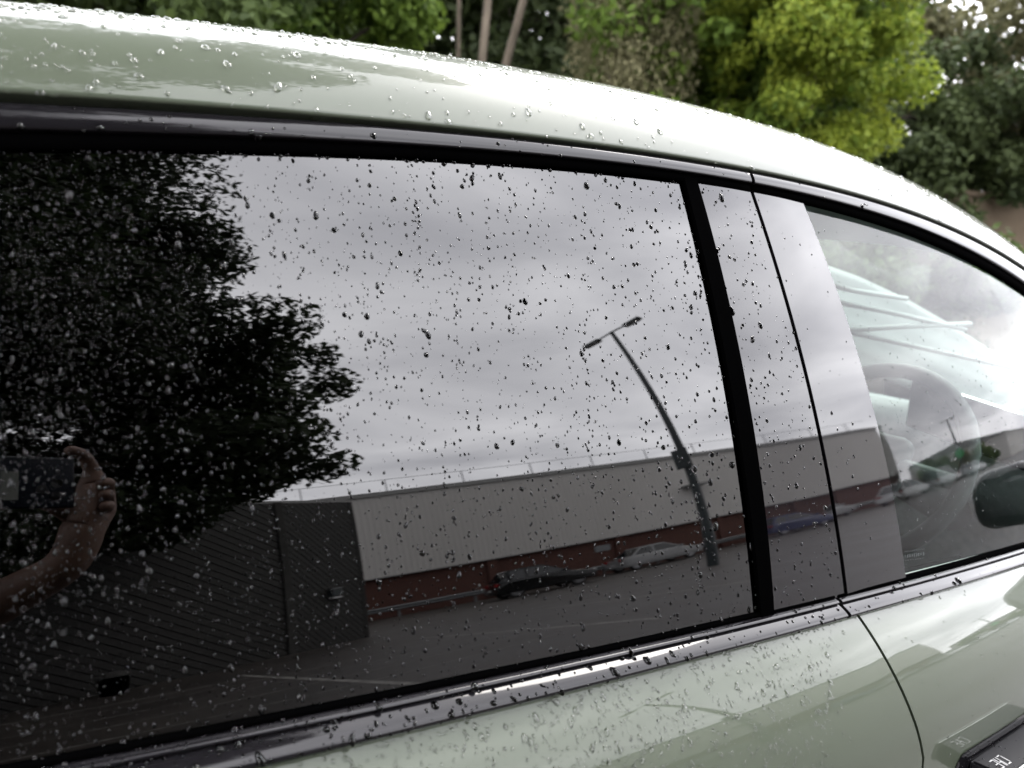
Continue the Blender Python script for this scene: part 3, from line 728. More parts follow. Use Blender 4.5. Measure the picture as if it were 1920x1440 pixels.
for kind, n in (('L', 230), ('M', 1300), ('S', 2300), ('T', 1600)):    # rear door, thick on the shoulder
    for _ in range(n):
        x = U(500, 1600) if kind != 'L' else U(560, 1600); y = U(1150, 1600)
        gate = 1.0 if x > 1000 else .45
        if rnd.random() > gate: continue
        if abs(math.hypot(x-1255, (y-1350)*1.0) - 75) < 9 and x > 1270: continue
        if x > 1560 and rnd.random() < .8: continue
        emit(x, y, side_r(kind)*.92, vshape(), U(.28, .4), {'door'})
for kind, n in (('M', 45), ('S', 120), ('T', 60)):
    for _ in range(n): emit(U(1600, 2200), U(1100, 1600), side_r(kind), 1.5, .34, {'fdoor'})
for _ in range(70): emit(U(1795, 1930), U(1345, 1440), U(.0005, .0012), 1.2, .4, {'handle'})
cand.sort(key=lambda c: -c[0])
inframe = []
def vis(c):
    d = np.array(c[1]) - CAM; w_ = d @ CW; return abs(d @ CR/w_)*FPX < 955 and abs(d @ CU/w_)*FPX < 715
LAB = {'glass': ('large raindrop clinging to the dark tinted rear window', 'raindrops on the tinted rear window'),
       'pillar': ('large raindrop on the glossy black pillar panel beside the rear window', 'raindrops on the black pillar panel'),
       'belt': ('large raindrop on the black moulding under the rear window', 'raindrops on the moulding under the window'),
       'trim': ('large raindrop on the black trim along the top of the windows', 'raindrops on the upper window trim'),
       'door': ('large raindrop on the sage green rear door below the moulding', 'raindrops on the rear door'),
       'roof': ('large raindrop on the sage green roof above the windows', 'raindrops on the roof')}
quota = {'glass': 150, 'pillar': 14, 'belt': 34, 'trim': 20, 'door': 50, 'roof': 30}
used = {k: 0 for k in quota}; rest = []
bigpos = []
for c in cand:
    sid = {'ftrim': 'trim', 'fbelt': 'belt'}.get(c[3], c[3])
    if sid in ('glass', 'door', 'pillar') and c[4] > .0011 and any((c[1]-q).length < (c[4]+qr)*1.05 for q, qr in bigpos): continue
    if c[4] > .0014: bigpos.append((c[1], c[4]))
    if sid in quota and c[3] == sid and used[sid] < quota[sid] and vis(c):
        used[sid] += 1
        k = rnd.randrange(6) if c[5] < 1.2 else rnd.choice((1, 2, 3, 4)); dark = sid in DARK
        o = bpy.data.objects.new('raindrop', get_big(k, dark)); COL.objects.link(o)
        x, y, n = frame(c[2]); r = c[4]; p = c[1]
        o.matrix_world = Matrix(((x.x*r, y.x*r*c[5], n.x*r*c[6]*1.3, p.x), (x.y*r, y.y*r*c[5], n.y*r*c[6]*1.3, p.y), (x.z*r, y.z*r*c[5], n.z*r*c[6]*1.3, p.z), (0, 0, 0, 1)))
        tag(o, LAB[sid][0], 'raindrop', LAB[sid][1])
    else: rest.append(c)
def bake(name, items, dark, label):
    VV = []; FI = []; LS = []; MI = []; off = 0
    for c in items:
        sh_ = rnd.choice(SMALL) if c[4] < .0016 else rnd.choice(BIG)
        V, Fc, bot = sh_; x, y, n = frame(c[2]); r = c[4]
        B = np.array([x[:], (y*c[5])[:], (n*c[6]*1.3)[:]])*r
        VV.append(V @ B + np.array(c[1]))
        for f in Fc: FI.append([i+off for i in f]); MI.append(0)
        if dark: FI.append([i+off for i in bot]); MI.append(1)
        off += len(V)
    me = bpy.data.meshes.new(name); me.from_pydata(np.concatenate(VV).tolist(), [], FI)
    me.materials.append(M['water']); me.materials.append(M['under'])
    me.polygons.foreach_set('material_index', MI); me.shade_smooth()
    o = bpy.data.objects.new(name, me); COL.objects.link(o); tag(o, label, 'raindrops', None, 'stuff')
    return o
bake('fine_raindrops', [c for c in rest if c[3] in ('glass', 'pillar', 'fpillar', 'strip')], True, 'countless fine raindrops scattered over the tinted glass and black pillar')
bake('fine_raindrops', [c for c in rest if c[3] in ('trim', 'ftrim', 'belt', 'fbelt', 'handle')], True, 'countless fine raindrops along the black window trims')
bake('fine_raindrops', [c for c in rest if c[3] == 'fglass'], False, 'countless fine raindrops over the clear front window')
bake('fine_raindrops', [c for c in rest if c[3] in ('door', 'fdoor')], False, 'countless fine raindrops over the green doors')
bake('fine_raindrops', [c for c in rest if c[3] == 'roof'], False, 'countless fine raindrops over the green roof')
print('drops', len(cand), used)

# ------------------------------------------------------------------ ground
g = mesh_obj('ground', [(-400, -400, 0), (400, -400, 0), (400, 400, 0), (-400, 400, 0)], [(0, 1, 2, 3)], M['asphalt']); tag(g, kind='structure')
def paint_line(a, b, w=.1):
    a = Vector(a); b = Vector(b); d = (b-a).normalized(); p = Vector((-d.y, d.x, 0))*w*.5
    o = mesh_obj('painted_line', [a-p, b-p, b+p, a+p], [(0, 1, 2, 3)], M['line']); o.location.z = .004; tag(o, kind='structure')
for k in range(9): paint_line((2.05+2.75*k, -9.2, 0), (2.35+2.75*k, -3.9, 0))
paint_line((-8, -9.0, 0), (2.0, -8.4, 0), .08)
for k in range(4): paint_line((-14, -5.2-.9*k, 0), (4.5+.3*k, -5.0-.9*k, 0), .035)
paint_line((5, -17.6, 0), (46, -10.2, 0))
paint_line((8, -15.0, 0), (46, -8.2, 0), .08)
bank = mesh_obj('planted_bank', [(-40, 8, .02), (60, 8, .02), (60, 12, .7), (-40, 12, .7), (60, 40, 1.2), (-40, 40, 1.2)], [(0, 1, 2, 3), (3, 2, 4, 5)], M['soil']); tag(bank, kind='structure')

# ------------------------------------------------------------------ warehouse
WA = Vector((.25, -26.343)); WB = Vector((19.578, -22.737)); wd = (WB-WA).normalized(); wnr = Vector((-wd.y, wd.x))   # towards the car park
if wnr.y < 0: wnr = -wnr
def wp(s, out, z): p = WA + wd*s + wnr*out; return (p.x, p.y, z)
ware = empty('warehouse', wp(20, 0, 0)); tag(ware, 'long warehouse with pale grey ribbed cladding above a red brick base', 'building')
wl = np.array(ware.location)
S0, S1, ZB_, ZT = -14.0, 49.5, 2.60, 8.02
V = []; Fc = []; prof = []
s = S0
while s < S1: prof += [(s, .088), (s+.12, .088), (s+.15, .10), (s+.22, .10)]; s += .25
for (s, o_) in prof: V += [np.array(wp(s, o_, ZB_))-wl, np.array(wp(s, o_, ZT))-wl]
for i in range(len(prof)-1): Fc.append((2*i, 2*i+2, 2*i+3, 2*i+1))
mesh_obj('cladding', V, Fc, M['cladding'], ware)
def wbox(name, s0, s1, o0, o1, z0, z1, m, parent=ware):
    vs = [np.array(wp(s, o, z))-wl for s in (s0, s1) for o in (o0, o1) for z in (z0, z1)]
    return mesh_obj(name, vs, [(0, 1, 3, 2), (4, 6, 7, 5), (0, 4, 5, 1), (2, 3, 7, 6), (0, 2, 6, 4), (1, 5, 7, 3)], m, parent)
wbox('brick_wall', S0, S1-.2, -.4, -.12, 0, 2.58, M['brick'])
for s in (-6, 1, 8, 15.2, 22, 29, 36, 43): wbox('brick_pier', s, s+.45, -.119, .03, 0, 2.57, M['brick'])
wbox('end_wall', S1-.2, S1, -24, .05, 0, ZT-.02, M['cladding'])
wbox('far_end_wall', S0, S0+.2, -24, .05, 0, ZT-.02, M['cladding'])
wbox('back_wall', S0+.2, S1-.2, -24, -23.8, 0, ZT-.02, M['cladding'])
wbox('roof', S0+.2, S1-.2, -23.8, -.1, ZT-.3, ZT-.05, M['cladding_trim'])
wbox('eaves_trim', S0, S1, .105, .18, ZT-.22, ZT+.05, M['cladding_trim'])
wbox('drip_trim', S0, S1, -.10, .12, ZB_-.07, ZB_-.005, M['cladding_trim'])
rail = wbox('roof_rail', S0, S1, -.62, -.60, ZT+1.05, ZT+1.075, M['steel'])
for s in np.arange(-10, S1, 3.6): wbox('rail_post', s, s+.045, -.66, -.615, ZT-.05, ZT+1.05, M['steel'])
# canopy over a doorway and a notice on the cladding
wbox('door_canopy', 27.0, 28.6, .11, .9, 5.3, 5.45, M['cladding_trim'])
wbox('notice', 20.8, 21.7, -.118, -.09, 1.7, 2.15, M['steel'])
# second building further along
far = empty('far_warehouse', (120, -24, 0)); tag(far, 'low pale grey shed building beyond the long warehouse', 'building')
bm = bmesh.new(); bx(bm, (0, 0, 2.4), (40, 20, 4.8)); bm_obj('walls', bm, M['cladding'], far)
V = [(-20.4, -10.4, 4.8), (20.4, -10.4, 4.8), (20.4, 10.4, 4.8), (-20.4, 10.4, 4.8), (-20.4, 0, 6.4), (20.4, 0, 6.4)]
mesh_obj('roof', V, [(0, 1, 5, 4), (2, 3, 4, 5), (0, 4, 3), (1, 2, 5), (0, 3, 2, 1)], M['cladding_trim'], far)

# crash barrier in front of the brick wall
bar_root = empty('crash_barrier', wp(16, .9, 0)); tag(bar_root, 'galvanised crash barrier on posts along the brick wall', 'barrier')
bl = np.array(bar_root.location)
def bbox(name, s0, s1, o0, o1, z0, z1):
    vs = [np.array(wp(s, o, z))-bl for s in (s0, s1) for o in (o0, o1) for z in (z0, z1)]
    return mesh_obj(name, vs, [(0, 1, 3, 2), (4, 6, 7, 5), (0, 4, 5, 1), (2, 3, 7, 6), (0, 2, 6, 4), (1, 5, 7, 3)], M['steel'], bar_root)
V = []; Fc = []; pf = [(.9, .42), (.97, .47), (.97, .53), (.91, .57), (.97, .61), (.97, .67), (.9, .72)]
for s in (4.0, 46.0): V += [np.array(wp(s, o_, z_))-bl for o_, z_ in pf]
for j in range(6): Fc.append((j, j+1, 7+j+1, 7+j))
mesh_obj('rail', V, Fc, M['steel'], bar_root)
for s in np.arange(4.5, 46, 3.2): bbox('post', s, s+.1, .78, .89, 0, .7)

# ------------------------------------------------------------------ dark timber building with diagonal boards
CN = Vector((3.58, -12.156)); CRn = Vector((5.286, -12.794)); CL = Vector((-9.0, -9.0))
# left face runs from the corner back towards the left
CL = CN + (Vector((-.8, -10.3)) - Vector((3.6, -11.8))).normalized()*11.0
shed = empty('timber_building', (CN.x, CN.y, 0)); tag(shed, 'dark timber building clad in diagonal boards with a grey corner post', 'building')
SH = 4.6
def face_boards(A, B, slope, pitch, side):
    """diagonal boards on the vertical face A->B (2D), each board its own mesh, clipped to the face"""
    Lf = (B-A).length; d = (B-A).normalized(); nrm = Vector((-d.y, d.x))
    if nrm.dot(Vector((0, 0))-A) < 0: nrm = -nrm
    loc2 = Vector((CN.x, CN.y))
    def P(s, z, o): q = A + d*s + nrm*o - loc2; return (q.x, q.y, z)
    # dark core behind the boards
    mesh_obj('wall_core', [P(0, 0, -.12), P(Lf, 0, -.12), P(Lf, SH, -.12), P(0, SH, -.12), P(0, 0, -.01), P(Lf, 0, -.01), P(Lf, SH, -.01), P(0, SH, -.01)], [(0, 1, 2, 3), (4, 7, 6, 5), (0, 4, 5, 1), (1, 5, 6, 2), (2, 6, 7, 3), (3, 7, 4, 0)], M['recess'], shed)
    tan = math.tan(slope); kk = pitch/math.cos(slope); bw = kk*.86
    c0 = min(0, -tan*Lf) - kk; c1 = SH + max(0, -tan*Lf) + kk
    c = c0
    while c < c1:
        # band: z between c+tan*s and c+bw+tan*s, clipped to the rectangle
        poly = [(0, c), (Lf, c+tan*Lf), (Lf, c+bw+tan*Lf), (0, c+bw)]
        for edge in (0, 1):
            out = []
            for i in range(len(poly)):
                a, b = poly[i], poly[(i+1) % len(poly)]
                ina = a[1] >= 0 if edge == 0 else a[1] <= SH; inb = b[1] >= 0 if edge == 0 else b[1] <= SH; lim = 0 if edge == 0 else SH
                if ina: out.append(a)
                if ina != inb: t = (lim-a[1])/(b[1]-a[1]); out.append((a[0]+(b[0]-a[0])*t, lim))
            poly = out
            if len(poly) < 3: break
        if len(poly) >= 3:
            jit = random.uniform(0, .008); n = len(poly)
            V = [P(s, z, .03+jit) for s, z in poly] + [P(s, z, 0) for s, z in poly]
            mesh_obj('board', V, [tuple(range(n)), tuple(range(2*n-1, n-1, -1))] + [(i, n+i, n+(i+1) % n, (i+1) % n) for i in range(n)], M['board'], shed)
        c += kk
    return P
PL = face_boards(CN, CL, R(35.5), .165, -1)
PR = face_boards(CN, CRn, R(-52), .125, 1)
bm = bmesh.new(); bx(bm, (0, .03, SH/2), (.16, .16, SH+.04), None, .01); bm_obj('corner_post', bm, M['post_wood'], shed)
q = CRn - CN; bm = bmesh.new(); bx(bm, (q.x+.03, q.y, SH/2), (.10, .10, SH+.02), None, .01); bm_obj('end_post', bm, M['board'], shed)
V = [(0, 0, SH+.02), (CRn.x-CN.x, CRn.y-CN.y, SH+.02), (CRn.x-CN.x-1.2, CRn.y-CN.y-6, SH+.4), (CL.x-CN.x-2, CL.y-CN.y-6, SH+.4), (CL.x-CN.x, CL.y-CN.y, SH+.02)]
mesh_obj('roof', V + [(a, b, c+.08) for a, b, c in V], [(4, 3, 2, 1, 0), (5, 6, 7, 8, 9)] + [(i, (i+1) % 5, 5+(i+1) % 5, 5+i) for i in range(5)], M['cladding_trim'], shed)
# wall lantern on the short face
dq = (CRn-CN).normalized(); nq = Vector((-dq.y, dq.x)); nq = nq if nq.dot(-CN) > 0 else -nq
lq = dq*1.05 + nq*.10
bm = bmesh.new(); bx(bm, (lq.x, lq.y, 1.62), (.26, .14, .22), Matrix.Rotation(math.atan2(dq.y, dq.x), 3, 'Z'), .02); wlmp = bm_obj('wall_lantern', bm, M['pole'], shed)
bm = bmesh.new(); bx(bm, (lq.x, lq.y, 1.47), (.24, .12, .06), Matrix.Rotation(math.atan2(dq.y, dq.x), 3, 'Z')); bm_obj('lantern_lens', bm, M['lens'], wlmp)
bm = bmesh.new(); bx(bm, (lq.x, lq.y, 1.76), (.27, .16, .04), Matrix.Rotation(math.atan2(dq.y, dq.x), 3, 'Z')); bm_obj('lantern_cap', bm, M['steel'], wlmp)
# squat black bin beside the long face
bn = empty('litter_bin', (.55, -10.35, 0)); tag(bn, 'squat round black bin with a grey lid at the foot of the boards', 'bin')
def lathe(name, prof, m, parent, n=20):
    V = []; Fc = []
    for r_, z in prof:
        for k in range(n): a = 2*math.pi*k/n; V.append((r_*math.cos(a), r_*math.sin(a), z))
    for i in range(len(prof)-1):
        for k in range(n): Fc.append((i*n+k, i*n+(k+1) % n, (i+1)*n+(k+1) % n, (i+1)*n+k))
    Fc.append(tuple(range(n))[::-1]); Fc.append(tuple((len(prof)-1)*n+k for k in range(n)))
    return hard(mesh_obj(name, V, Fc, m, parent, True), 40)
lathe('body', [(.17, 0), (.19, .02), (.22, .38), (.23, .40)], M['rubber'], bn); lathe('lid', [(.235, .405), (.235, .44), (.17, .50), (.05, .53)], M['post_wood'], bn)

# ------------------------------------------------------------------ lamp posts
def lamp_post(loc, h, arm, rz, label, group='car park lamp posts', sign=None):
    r = empty('lamp_post', loc, rz); tag(r, label, 'lamp post', group)
    lathe('pole', [(.17, 0), (.17, 1.5), (.145, 1.6), (.115, 4.6), (.07, h)], M['pole'], r, 14)
    tubes_obj('arm', [([(-arm*.45, 0, h-.03), (0, 0, h), (arm*.45, 0, h-.03)], [.03, .035, .03])], M['pole'], r)
    for s_ in (-1, 1):
        bm = bmesh.new(); bx(bm, (s_*arm*.72, 0, h-.05), (arm*.56, .26, .10), Matrix.Rotation(R(0), 3, 'Y'), .03); lh = bm_obj('lamp_head', bm, M['pole'], r)
        bm = bmesh.new(); bx(bm, (s_*arm*.72, 0, h-.108), (arm*.42, .2, .02)); bm_obj('lens', bm, M['lens'], lh)
    return r
lp = lamp_post((13.2, -9.55, 0), 10.1, 1.2, R(78), 'tall dark lamp post with two lamp heads in front of the long warehouse')
bm = bmesh.new(); bx(bm, (.0, .18, 4.2), (.5, .04, .75), None, .01); bm_obj('sign_plate', bm, M['pole'], lp)
lp2 = lamp_post((60, -14, 0), 7.2, .9, R(60), 'slender lamp post beyond the end of the long warehouse with a round green sign')
bm = bmesh.new(); bmesh.ops.create_cone(bm, cap_ends=True, segments=24, radius1=.55, radius2=.55, depth=.05, matrix=Matrix.Translation((-.0, .2, 2.9)) @ Matrix.Rotation(R(90), 4, 'X')); bm_obj('round_sign', bm, mat('green_sign', (.02, .35, .09), .5), lp2)

# ------------------------------------------------------------------ parked cars
def parked_car(loc, rz, colour, label, L_=4.3, H_=1.48, wd_=1.78, roofline='hatch'):
    r = empty('parked_car', loc, rz); tag(r, label, 'car', None)
    body_m = mat('parked_paint', colour, .3, Coat_Weight=1.0, Coat_Roughness=.05, Coat_IOR=1.3, IOR=1.3)
    h2 = L_/2
    # body: side profile swept across the width with rounded flanks
    prof = [(-h2, .35), (-h2+.02, .62), (-h2+.12, .86), (-h2+.5, .93), (h2-1.35, .93), (h2-.45, .80), (h2-.08, .66), (h2, .45), (h2-.05, .28), (h2-1.0, .24), (-h2+.9, .24), (-h2+.05, .28)]
    V = []; Fc = []; n = len(prof); ws = [(-1, .90, .55), (-.96, .97, .8), (-.8, 1, 1), (.8, 1, 1), (.96, .97, .8), (1, .90, .55)]
    for f, sx, sz in ws:
        for x, z in prof: V.append((x*sx, f*wd_/2, .55+(z-.55)*(1-(1-sz)*.35)))
    for i in range(len(ws)-1):
        for j in range(n): Fc.append((i*n+j, i*n+(j+1) % n, (i+1)*n+(j+1) % n, (i+1)*n+j))
    Fc.append(tuple(range(n))[::-1]); Fc.append(tuple((len(ws)-1)*n+k for k in range(n)))
    hard(mesh_obj('body', V, Fc, body_m, r, True), 35)
    rear = -h2+.16 if roofline == 'hatch' else (-h2+.05 if roofline == 'van' else -h2+.55)
    top0 = rear+.42 if roofline != 'sedan' else rear+.65
    base = [(rear, .92), (h2-1.05, .90)]; tp = [(top0, H_-.02), (top0+.5, H_), (h2-2.15, H_-.01)]
    def cab(inset, zt, nm, m, b0, b1, parent=r):
        V = []; ring = [(b0, .90), (tp[0][0], tp[0][1]), (tp[1][0], tp[1][1]), (tp[2][0], tp[2][1]), (b1, .90)]
        for sgn in (-1, 1):
            for i, (x, z) in enumerate(ring): V.append((x, sgn*(wd_/2-(.07 if i in (0, 4) else .25)-inset), min(z, zt)))
        Fc = [(0, 1, 2, 3, 4), (9, 8, 7, 6, 5)] + [(i, 5+i, 6+i, 1+i) for i in range(4)]
        return mesh_obj(nm, V, Fc, m, parent)
    cab(0, 9, 'cabin', body_m, base[0][0], base[1][0])
    # glass panes sit 4 mm proud of the cabin
    for sgn in (-1, 1):
        yb, yt = sgn*(wd_/2-.07), sgn*(wd_/2-.25)
        def gp(x, z, o=.004): f = (z-.90)/(H_-.90); return (x, yb+(yt-yb)*f+sgn*o, z)
        xm = .5*(top0+h2-2.15)
        za, zc = .97, H_-.09
        fr = lambda x0, x1, z: x0+(x1-x0)*(z-.90)/(H_-.90)
        A = lambda z: fr(rear, top0, z)+.14; B = lambda z: fr(h2-1.05, h2-2.15, z)-.14
        for q in ([gp(A(za), za), gp(xm-.06, za), gp(xm-.06, zc), gp(A(zc), zc)], [gp(xm+.06, za), gp(B(za), za), gp(B(zc), zc), gp(xm+.06, zc)]):
            mesh_obj('side_window', q, [(0, 1, 2, 3) if sgn < 0 else (3, 2, 1, 0)], M['car_glass'], r)
    def pane(nm, xb, xt, sx):
        zb_, zt_ = .96, H_-.07; f0 = (zb_-.9)/(H_-.9); f1 = (zt_-.9)/(H_-.9)
        q = [(xb+(xt-xb)*f0+sx*.008, -(wd_/2-.16), zb_), (xb+(xt-xb)*f0+sx*.008, wd_/2-.16, zb_), (xb+(xt-xb)*f1+sx*.008, wd_/2-.30, zt_), (xb+(xt-xb)*f1+sx*.008, -(wd_/2-.30), zt_)]
        mesh_obj(nm, q, [(0, 1, 2, 3)], M['car_glass'], r)
    pane('windscreen', h2-1.05, h2-2.15, 1); pane('rear_screen', rear, top0, -1)
    for sgn in (-1, 1):
        bm = bmesh.new(); bx(bm, (h2-.16, sgn*(wd_/2-.26), .66), (.2, .34, .12), None, .03); bm_obj('headlight', bm, M['lamp_white'], r)
        bm = bmesh.new(); bx(bm, (-h2+.09, sgn*(wd_/2-.22), .80), (.12, .26, .16), None, .03); bm_obj('tail_light', bm, M['lamp_red'], r)
        bm = bmesh.new(); bx(bm, (h2-1.35, sgn*(wd_/2+.08), 1.0), (.12, .18, .12), None, .03); bm_obj('door_mirror', bm, body_m, r)
    bm = bmesh.new(); bx(bm, (-h2-.004, 0, .55), (.012, .5, .11)); bm_obj('number_plate', bm, M['lamp_white'], r)
    for x in (-h2+.75, h2-.85):
        for y in (-wd_/2+.11, wd_/2-.11): wheel(r, (x, y, .32), .32, .2)
    return r
wa = math.atan2(wd.y, wd.x)
parked_car((14.3, -18.6, 0), wa+R(6), (.004, .0045, .005), 'black hatchback parked by the brick wall next to the crash barrier', 4.0, 1.52)
parked_car((21.6, -19.6, 0), wa+R(3), (.24, .245, .245), 'silver saloon parked in front of the black hatchback along the barrier', 4.6, 1.45, 1.8, 'sedan')
parked_car((30.5, -17.2, 0), wa+R(2), (.006, .018, .09), 'deep blue hatchback parked beyond the lamp post', 4.1, 1.46)
parked_car((37.0, -17.0, 0), wa, (.35, .355, .36), 'white hatchback parked ahead of the blue one', 4.2, 1.5)
parked_car((41.0, -14.0, 0), wa+R(-4), (.6, .61, .61), 'white estate car parked near the end of the warehouse', 4.6, 1.62)
parked_car((49.0, -13.4, 0), wa, (.5, .52, .52), 'pale van-like car with yellow markings beyond the warehouse corner', 4.8, 1.9, 1.9, 'van')
parked_car((58.0, -12.5, 0), wa, (.40, .42, .43), 'pale grey saloon far along the road', 4.5, 1.45, 1.8, 'sedan')

# ------------------------------------------------------------------ trees
def leaves_obj(name, cl, n, size, m, parent, droop=0.0, aspect=.55, seed=0, flat=.35):
    """cl: list of (centre, radius xyz, tone); n leaf faces spread over the clumps"""
    g = np.random.default_rng(seed); C = np.array([c[0] for c in cl]); Rd = np.array([c[1] for c in cl]); T = np.array([c[2] for c in cl])
    wts = Rd.prod(axis=1)**(2/3); k = g.choice(len(cl), n, p=wts/wts.sum())
    d = g.normal(size=(n, 3)); d /= np.linalg.norm(d, axis=1)[:, None]; rr = g.random(n)**.45
    pos = C[k] + d*Rd[k]*rr[:, None]
    if droop: pos[:, 2] -= droop*g.random(n)**2
    nr = d*.6 + g.normal(size=(n, 3))*.55 + np.array([0, 0, flat]); nr /= np.linalg.norm(nr, axis=1)[:, None]
    a = np.cross(nr, g.normal(size=(n, 3))); a /= np.linalg.norm(a, axis=1)[:, None]
    if droop: a = a*.5 + np.array([0, 0, -1.0])*.8; a /= np.linalg.norm(a, axis=1)[:, None]
    b = np.cross(nr, a); s = size*(.55+.9*g.random(n))[:, None]
    P = np.stack([pos-a*s, pos+b*s*aspect-a*s*.1, pos+a*s, pos-b*s*aspect-a*s*.1], 1).reshape(-1, 3)
    me = bpy.data.meshes.new(name); me.vertices.add(4*n); me.vertices.foreach_set('co', P.ravel())
    me.loops.add(4*n); me.loops.foreach_set('vertex_index', np.arange(4*n)); me.polygons.add(n); me.polygons.foreach_set('loop_start', np.arange(n)*4)
    me.update(calc_edges=True)
    at = me.attributes.new('tone', 'FLOAT', 'FACE'); at.data.foreach_set('value', np.clip(T[k]+g.normal(size=n)*.18, 0, 1))
    me.materials.append(m); o = bpy.data.objects.new(name, me); COL.objects.link(o); o.parent = parent
    return o
def tree(name, base, label, crown, nclump, clump_r, nleaf, size, lm, bm_='bark', trunk_h=None, trunk_r=.16, group=None, seed=1, droop=0.0, lean=(0, 0), nlimb=7, shell=.55, cat='tree', fork=0):
    """crown: (centre xyz relative to the base, radii xyz)"""
    g = random.Random(seed); r = empty(name, base); tag(r, label, cat, group)
    cc, cr = np.array(crown[0], float), np.array(crown[1], float); cl = []
    for i in range(nclump):
        while True:
            d = np.array([g.gauss(0, 1) for _ in range(3)]); d /= np.linalg.norm(d)
            f = shell+(1-shell)*g.random() if g.random() < .8 else g.random()*shell
            p = cc + d*cr*f
            if p[2] > .25: break
        q = clump_r*g.uniform(.6, 1.35); cl.append((p, np.array([q, q, q*g.uniform(.55, .85)]), min(1, max(0, .22 + .35*g.random() + .28*(p[2]-cc[2])/cr[2]*0 + .3*g.random()))))
    th = trunk_h or cc[2]; top = Vector((lean[0], lean[1], th))
    tr = [(Vector((0, 0, -.1)), trunk_r*1.25), (Vector((lean[0]*.25+.04, lean[1]*.25, th*.33)), trunk_r), (Vector((lean[0]*.6-.05, lean[1]*.6+.04, th*.68)), trunk_r*.8), (top, trunk_r*.5)]
    lst = [([p for p, _ in tr], [q for _, q in tr])]
    trunk = tubes_obj('trunk', lst, M[bm_], r, 9)
    lim = []
    for c in g.sample(cl, min(nlimb, len(cl))):
        k = g.uniform(.45, 1.0); s = Vector((lean[0]*k, lean[1]*k, th*k)); e_ = Vector(c[0]); mid = s.lerp(e_, .5) + Vector((g.gauss(0, .12), g.gauss(0, .12), .15*(e_-s).length*g.random()))
        lim.append(([s, mid, e_], [trunk_r*.42, trunk_r*.25, trunk_r*.08]))
    tubes_obj('limb', lim, M[bm_], r, 6)
    leaves_obj('crown', cl, nleaf, size, M[lm], r, droop, seed=seed)
    return r
def at(az, dist, z=0.0): a = R(az); return (dist*math.sin(a), dist*math.cos(a), z)
GR = 'trees on the bank behind the car'
# bank trees, from the left of the car roof to the right
tree('broadleaf_tree', at(-4, 12.5, .6), 'mid green bushy tree whose crown shows over the rear of the roof', ((0, 0, 3.8), (2.6, 2.2, 2.8)), 70, .75, 22000, .085, 'leaf_mid', 'bark_dark', 4, .14, GR, 21)
tree('broadleaf_tree', at(7, 11.5, .6), 'bright mid green leafy tree left of the bare trunks', ((0, 0, 3.9), (2.3, 2.0, 2.7)), 70, .65, 24000, .075, 'leaf_mid', 'bark_dark', 4, .12, GR, 22)
tree('broadleaf_tree', at(14, 12.0, .6), 'green leafy tree next to the thin pale trunk', ((0, 0, 3.9), (1.8, 1.8, 2.8)), 60, .6, 20000, .07, 'leaf_fresh', 'bark_dark', 4, .12, GR, 23)
tree('slender_tree', at(25.0, 13.0, .6), 'very thin pale trunk standing alone among dark leaves', ((-.2, .3, 8.2), (1.5, 1.5, 1.8)), 24, .6, 6000, .08, 'leaf_dark', 'bark', 8, .04, GR, 24, lean=(-.1, 0))
tree('slender_tree', at(25.6, 11.8, .6), 'pale brown upright trunk leaning slightly right', ((.6, .2, 8.4), (1.9, 1.6, 1.9)), 28, .7, 7000, .08, 'leaf_dark', 'bark', 8.2, .068, GR, 25, lean=(.6, .1))
tree('slender_tree', at(24.6, 12.0, .6), 'brown trunk leaning hard to the right beside the upright one', ((2.2, .2, 7.6), (1.8, 1.6, 1.8)), 28, .7, 7000, .08, 'leaf_dark', 'bark', 7.6, .075, GR, 26, lean=(2.1, .1))
tree('weeping_tree', at(36.0, 11.5, .6), 'drooping pale olive tree with hanging sprays', ((.2, 0, 5.0), (.9, .9, 1.7)), 60, .32, 32000, .032, 'leaf_pale', 'bark', 5.5, .10, GR, 27, droop=1.2)
tree('broadleaf_tree', at(43.5, 12.5, .6), 'fresh green spreading tree left of the yellow-green crown', ((0, 0, 4.1), (2.2, 1.9, 2.3)), 80, .6, 30000, .07, 'leaf_fresh', 'bark', 4.2, .12, GR, 28)
tree('yellow_green_tree', at(48.9, 12.2, .6), 'rounded yellow-green tree glowing against darker trees', ((0, 0, 4.35), (1.4, 1.5, 2.2)), 120, .40, 52000, .045, 'leaf_yellow', 'bark', 4.2, .11, GR, 29, shell=.6)
tree('ivy_tree', at(57.5, 16.5, .8), 'dark olive evergreen tree right of the yellow-green crown', ((0, 0, 2.7), (2.0, 1.8, 2.3)), 60, .55, 20000, .07, 'leaf_dark', 'bark_dark', 4, .14, GR, 30)
tree('thin_crowned_tree', at(59.5, 19.0, .8), 'thin olive tree with white sky showing through its leaves', ((0, 0, 5.2), (2.6, 2.0, 2.6)), 60, .55, 9000, .085, 'leaf_olive', 'bark_dark', 5.5, .12, GR, 31)
tree('thin_crowned_tree', at(65.5, 17.0, .8), 'brownish olive tree at the end of the brown wall', ((0, 0, 4.6), (2.3, 2.0, 2.6)), 60, .55, 12000, .08, 'leaf_olive', 'bark_dark', 5, .12, GR, 32)
# dark wood behind the front rank
for i, a in enumerate((-12, -5, 2, 9, 16, 22, 28, 33, 39, 45)):
    tree('wood_tree', at(a, 17.5+(i % 3), .9), 'dark tree of the wood standing behind the front rank', ((0, 0, 4.6), (2.6, 2.2, 4.4)), 60, .95, 14000, .12, 'leaf_dark', 'bark_dark', 6, .16, 'dark trees of the wood behind', 60+i)
tree('wood_tree', at(52, 19.5, .9), 'dark tree behind the yellow-green crown', ((0, 0, 3.9), (2.2, 2.0, 3.8)), 60, .9, 12000, .11, 'leaf_dark', 'bark_dark', 6, .16, None, 75)
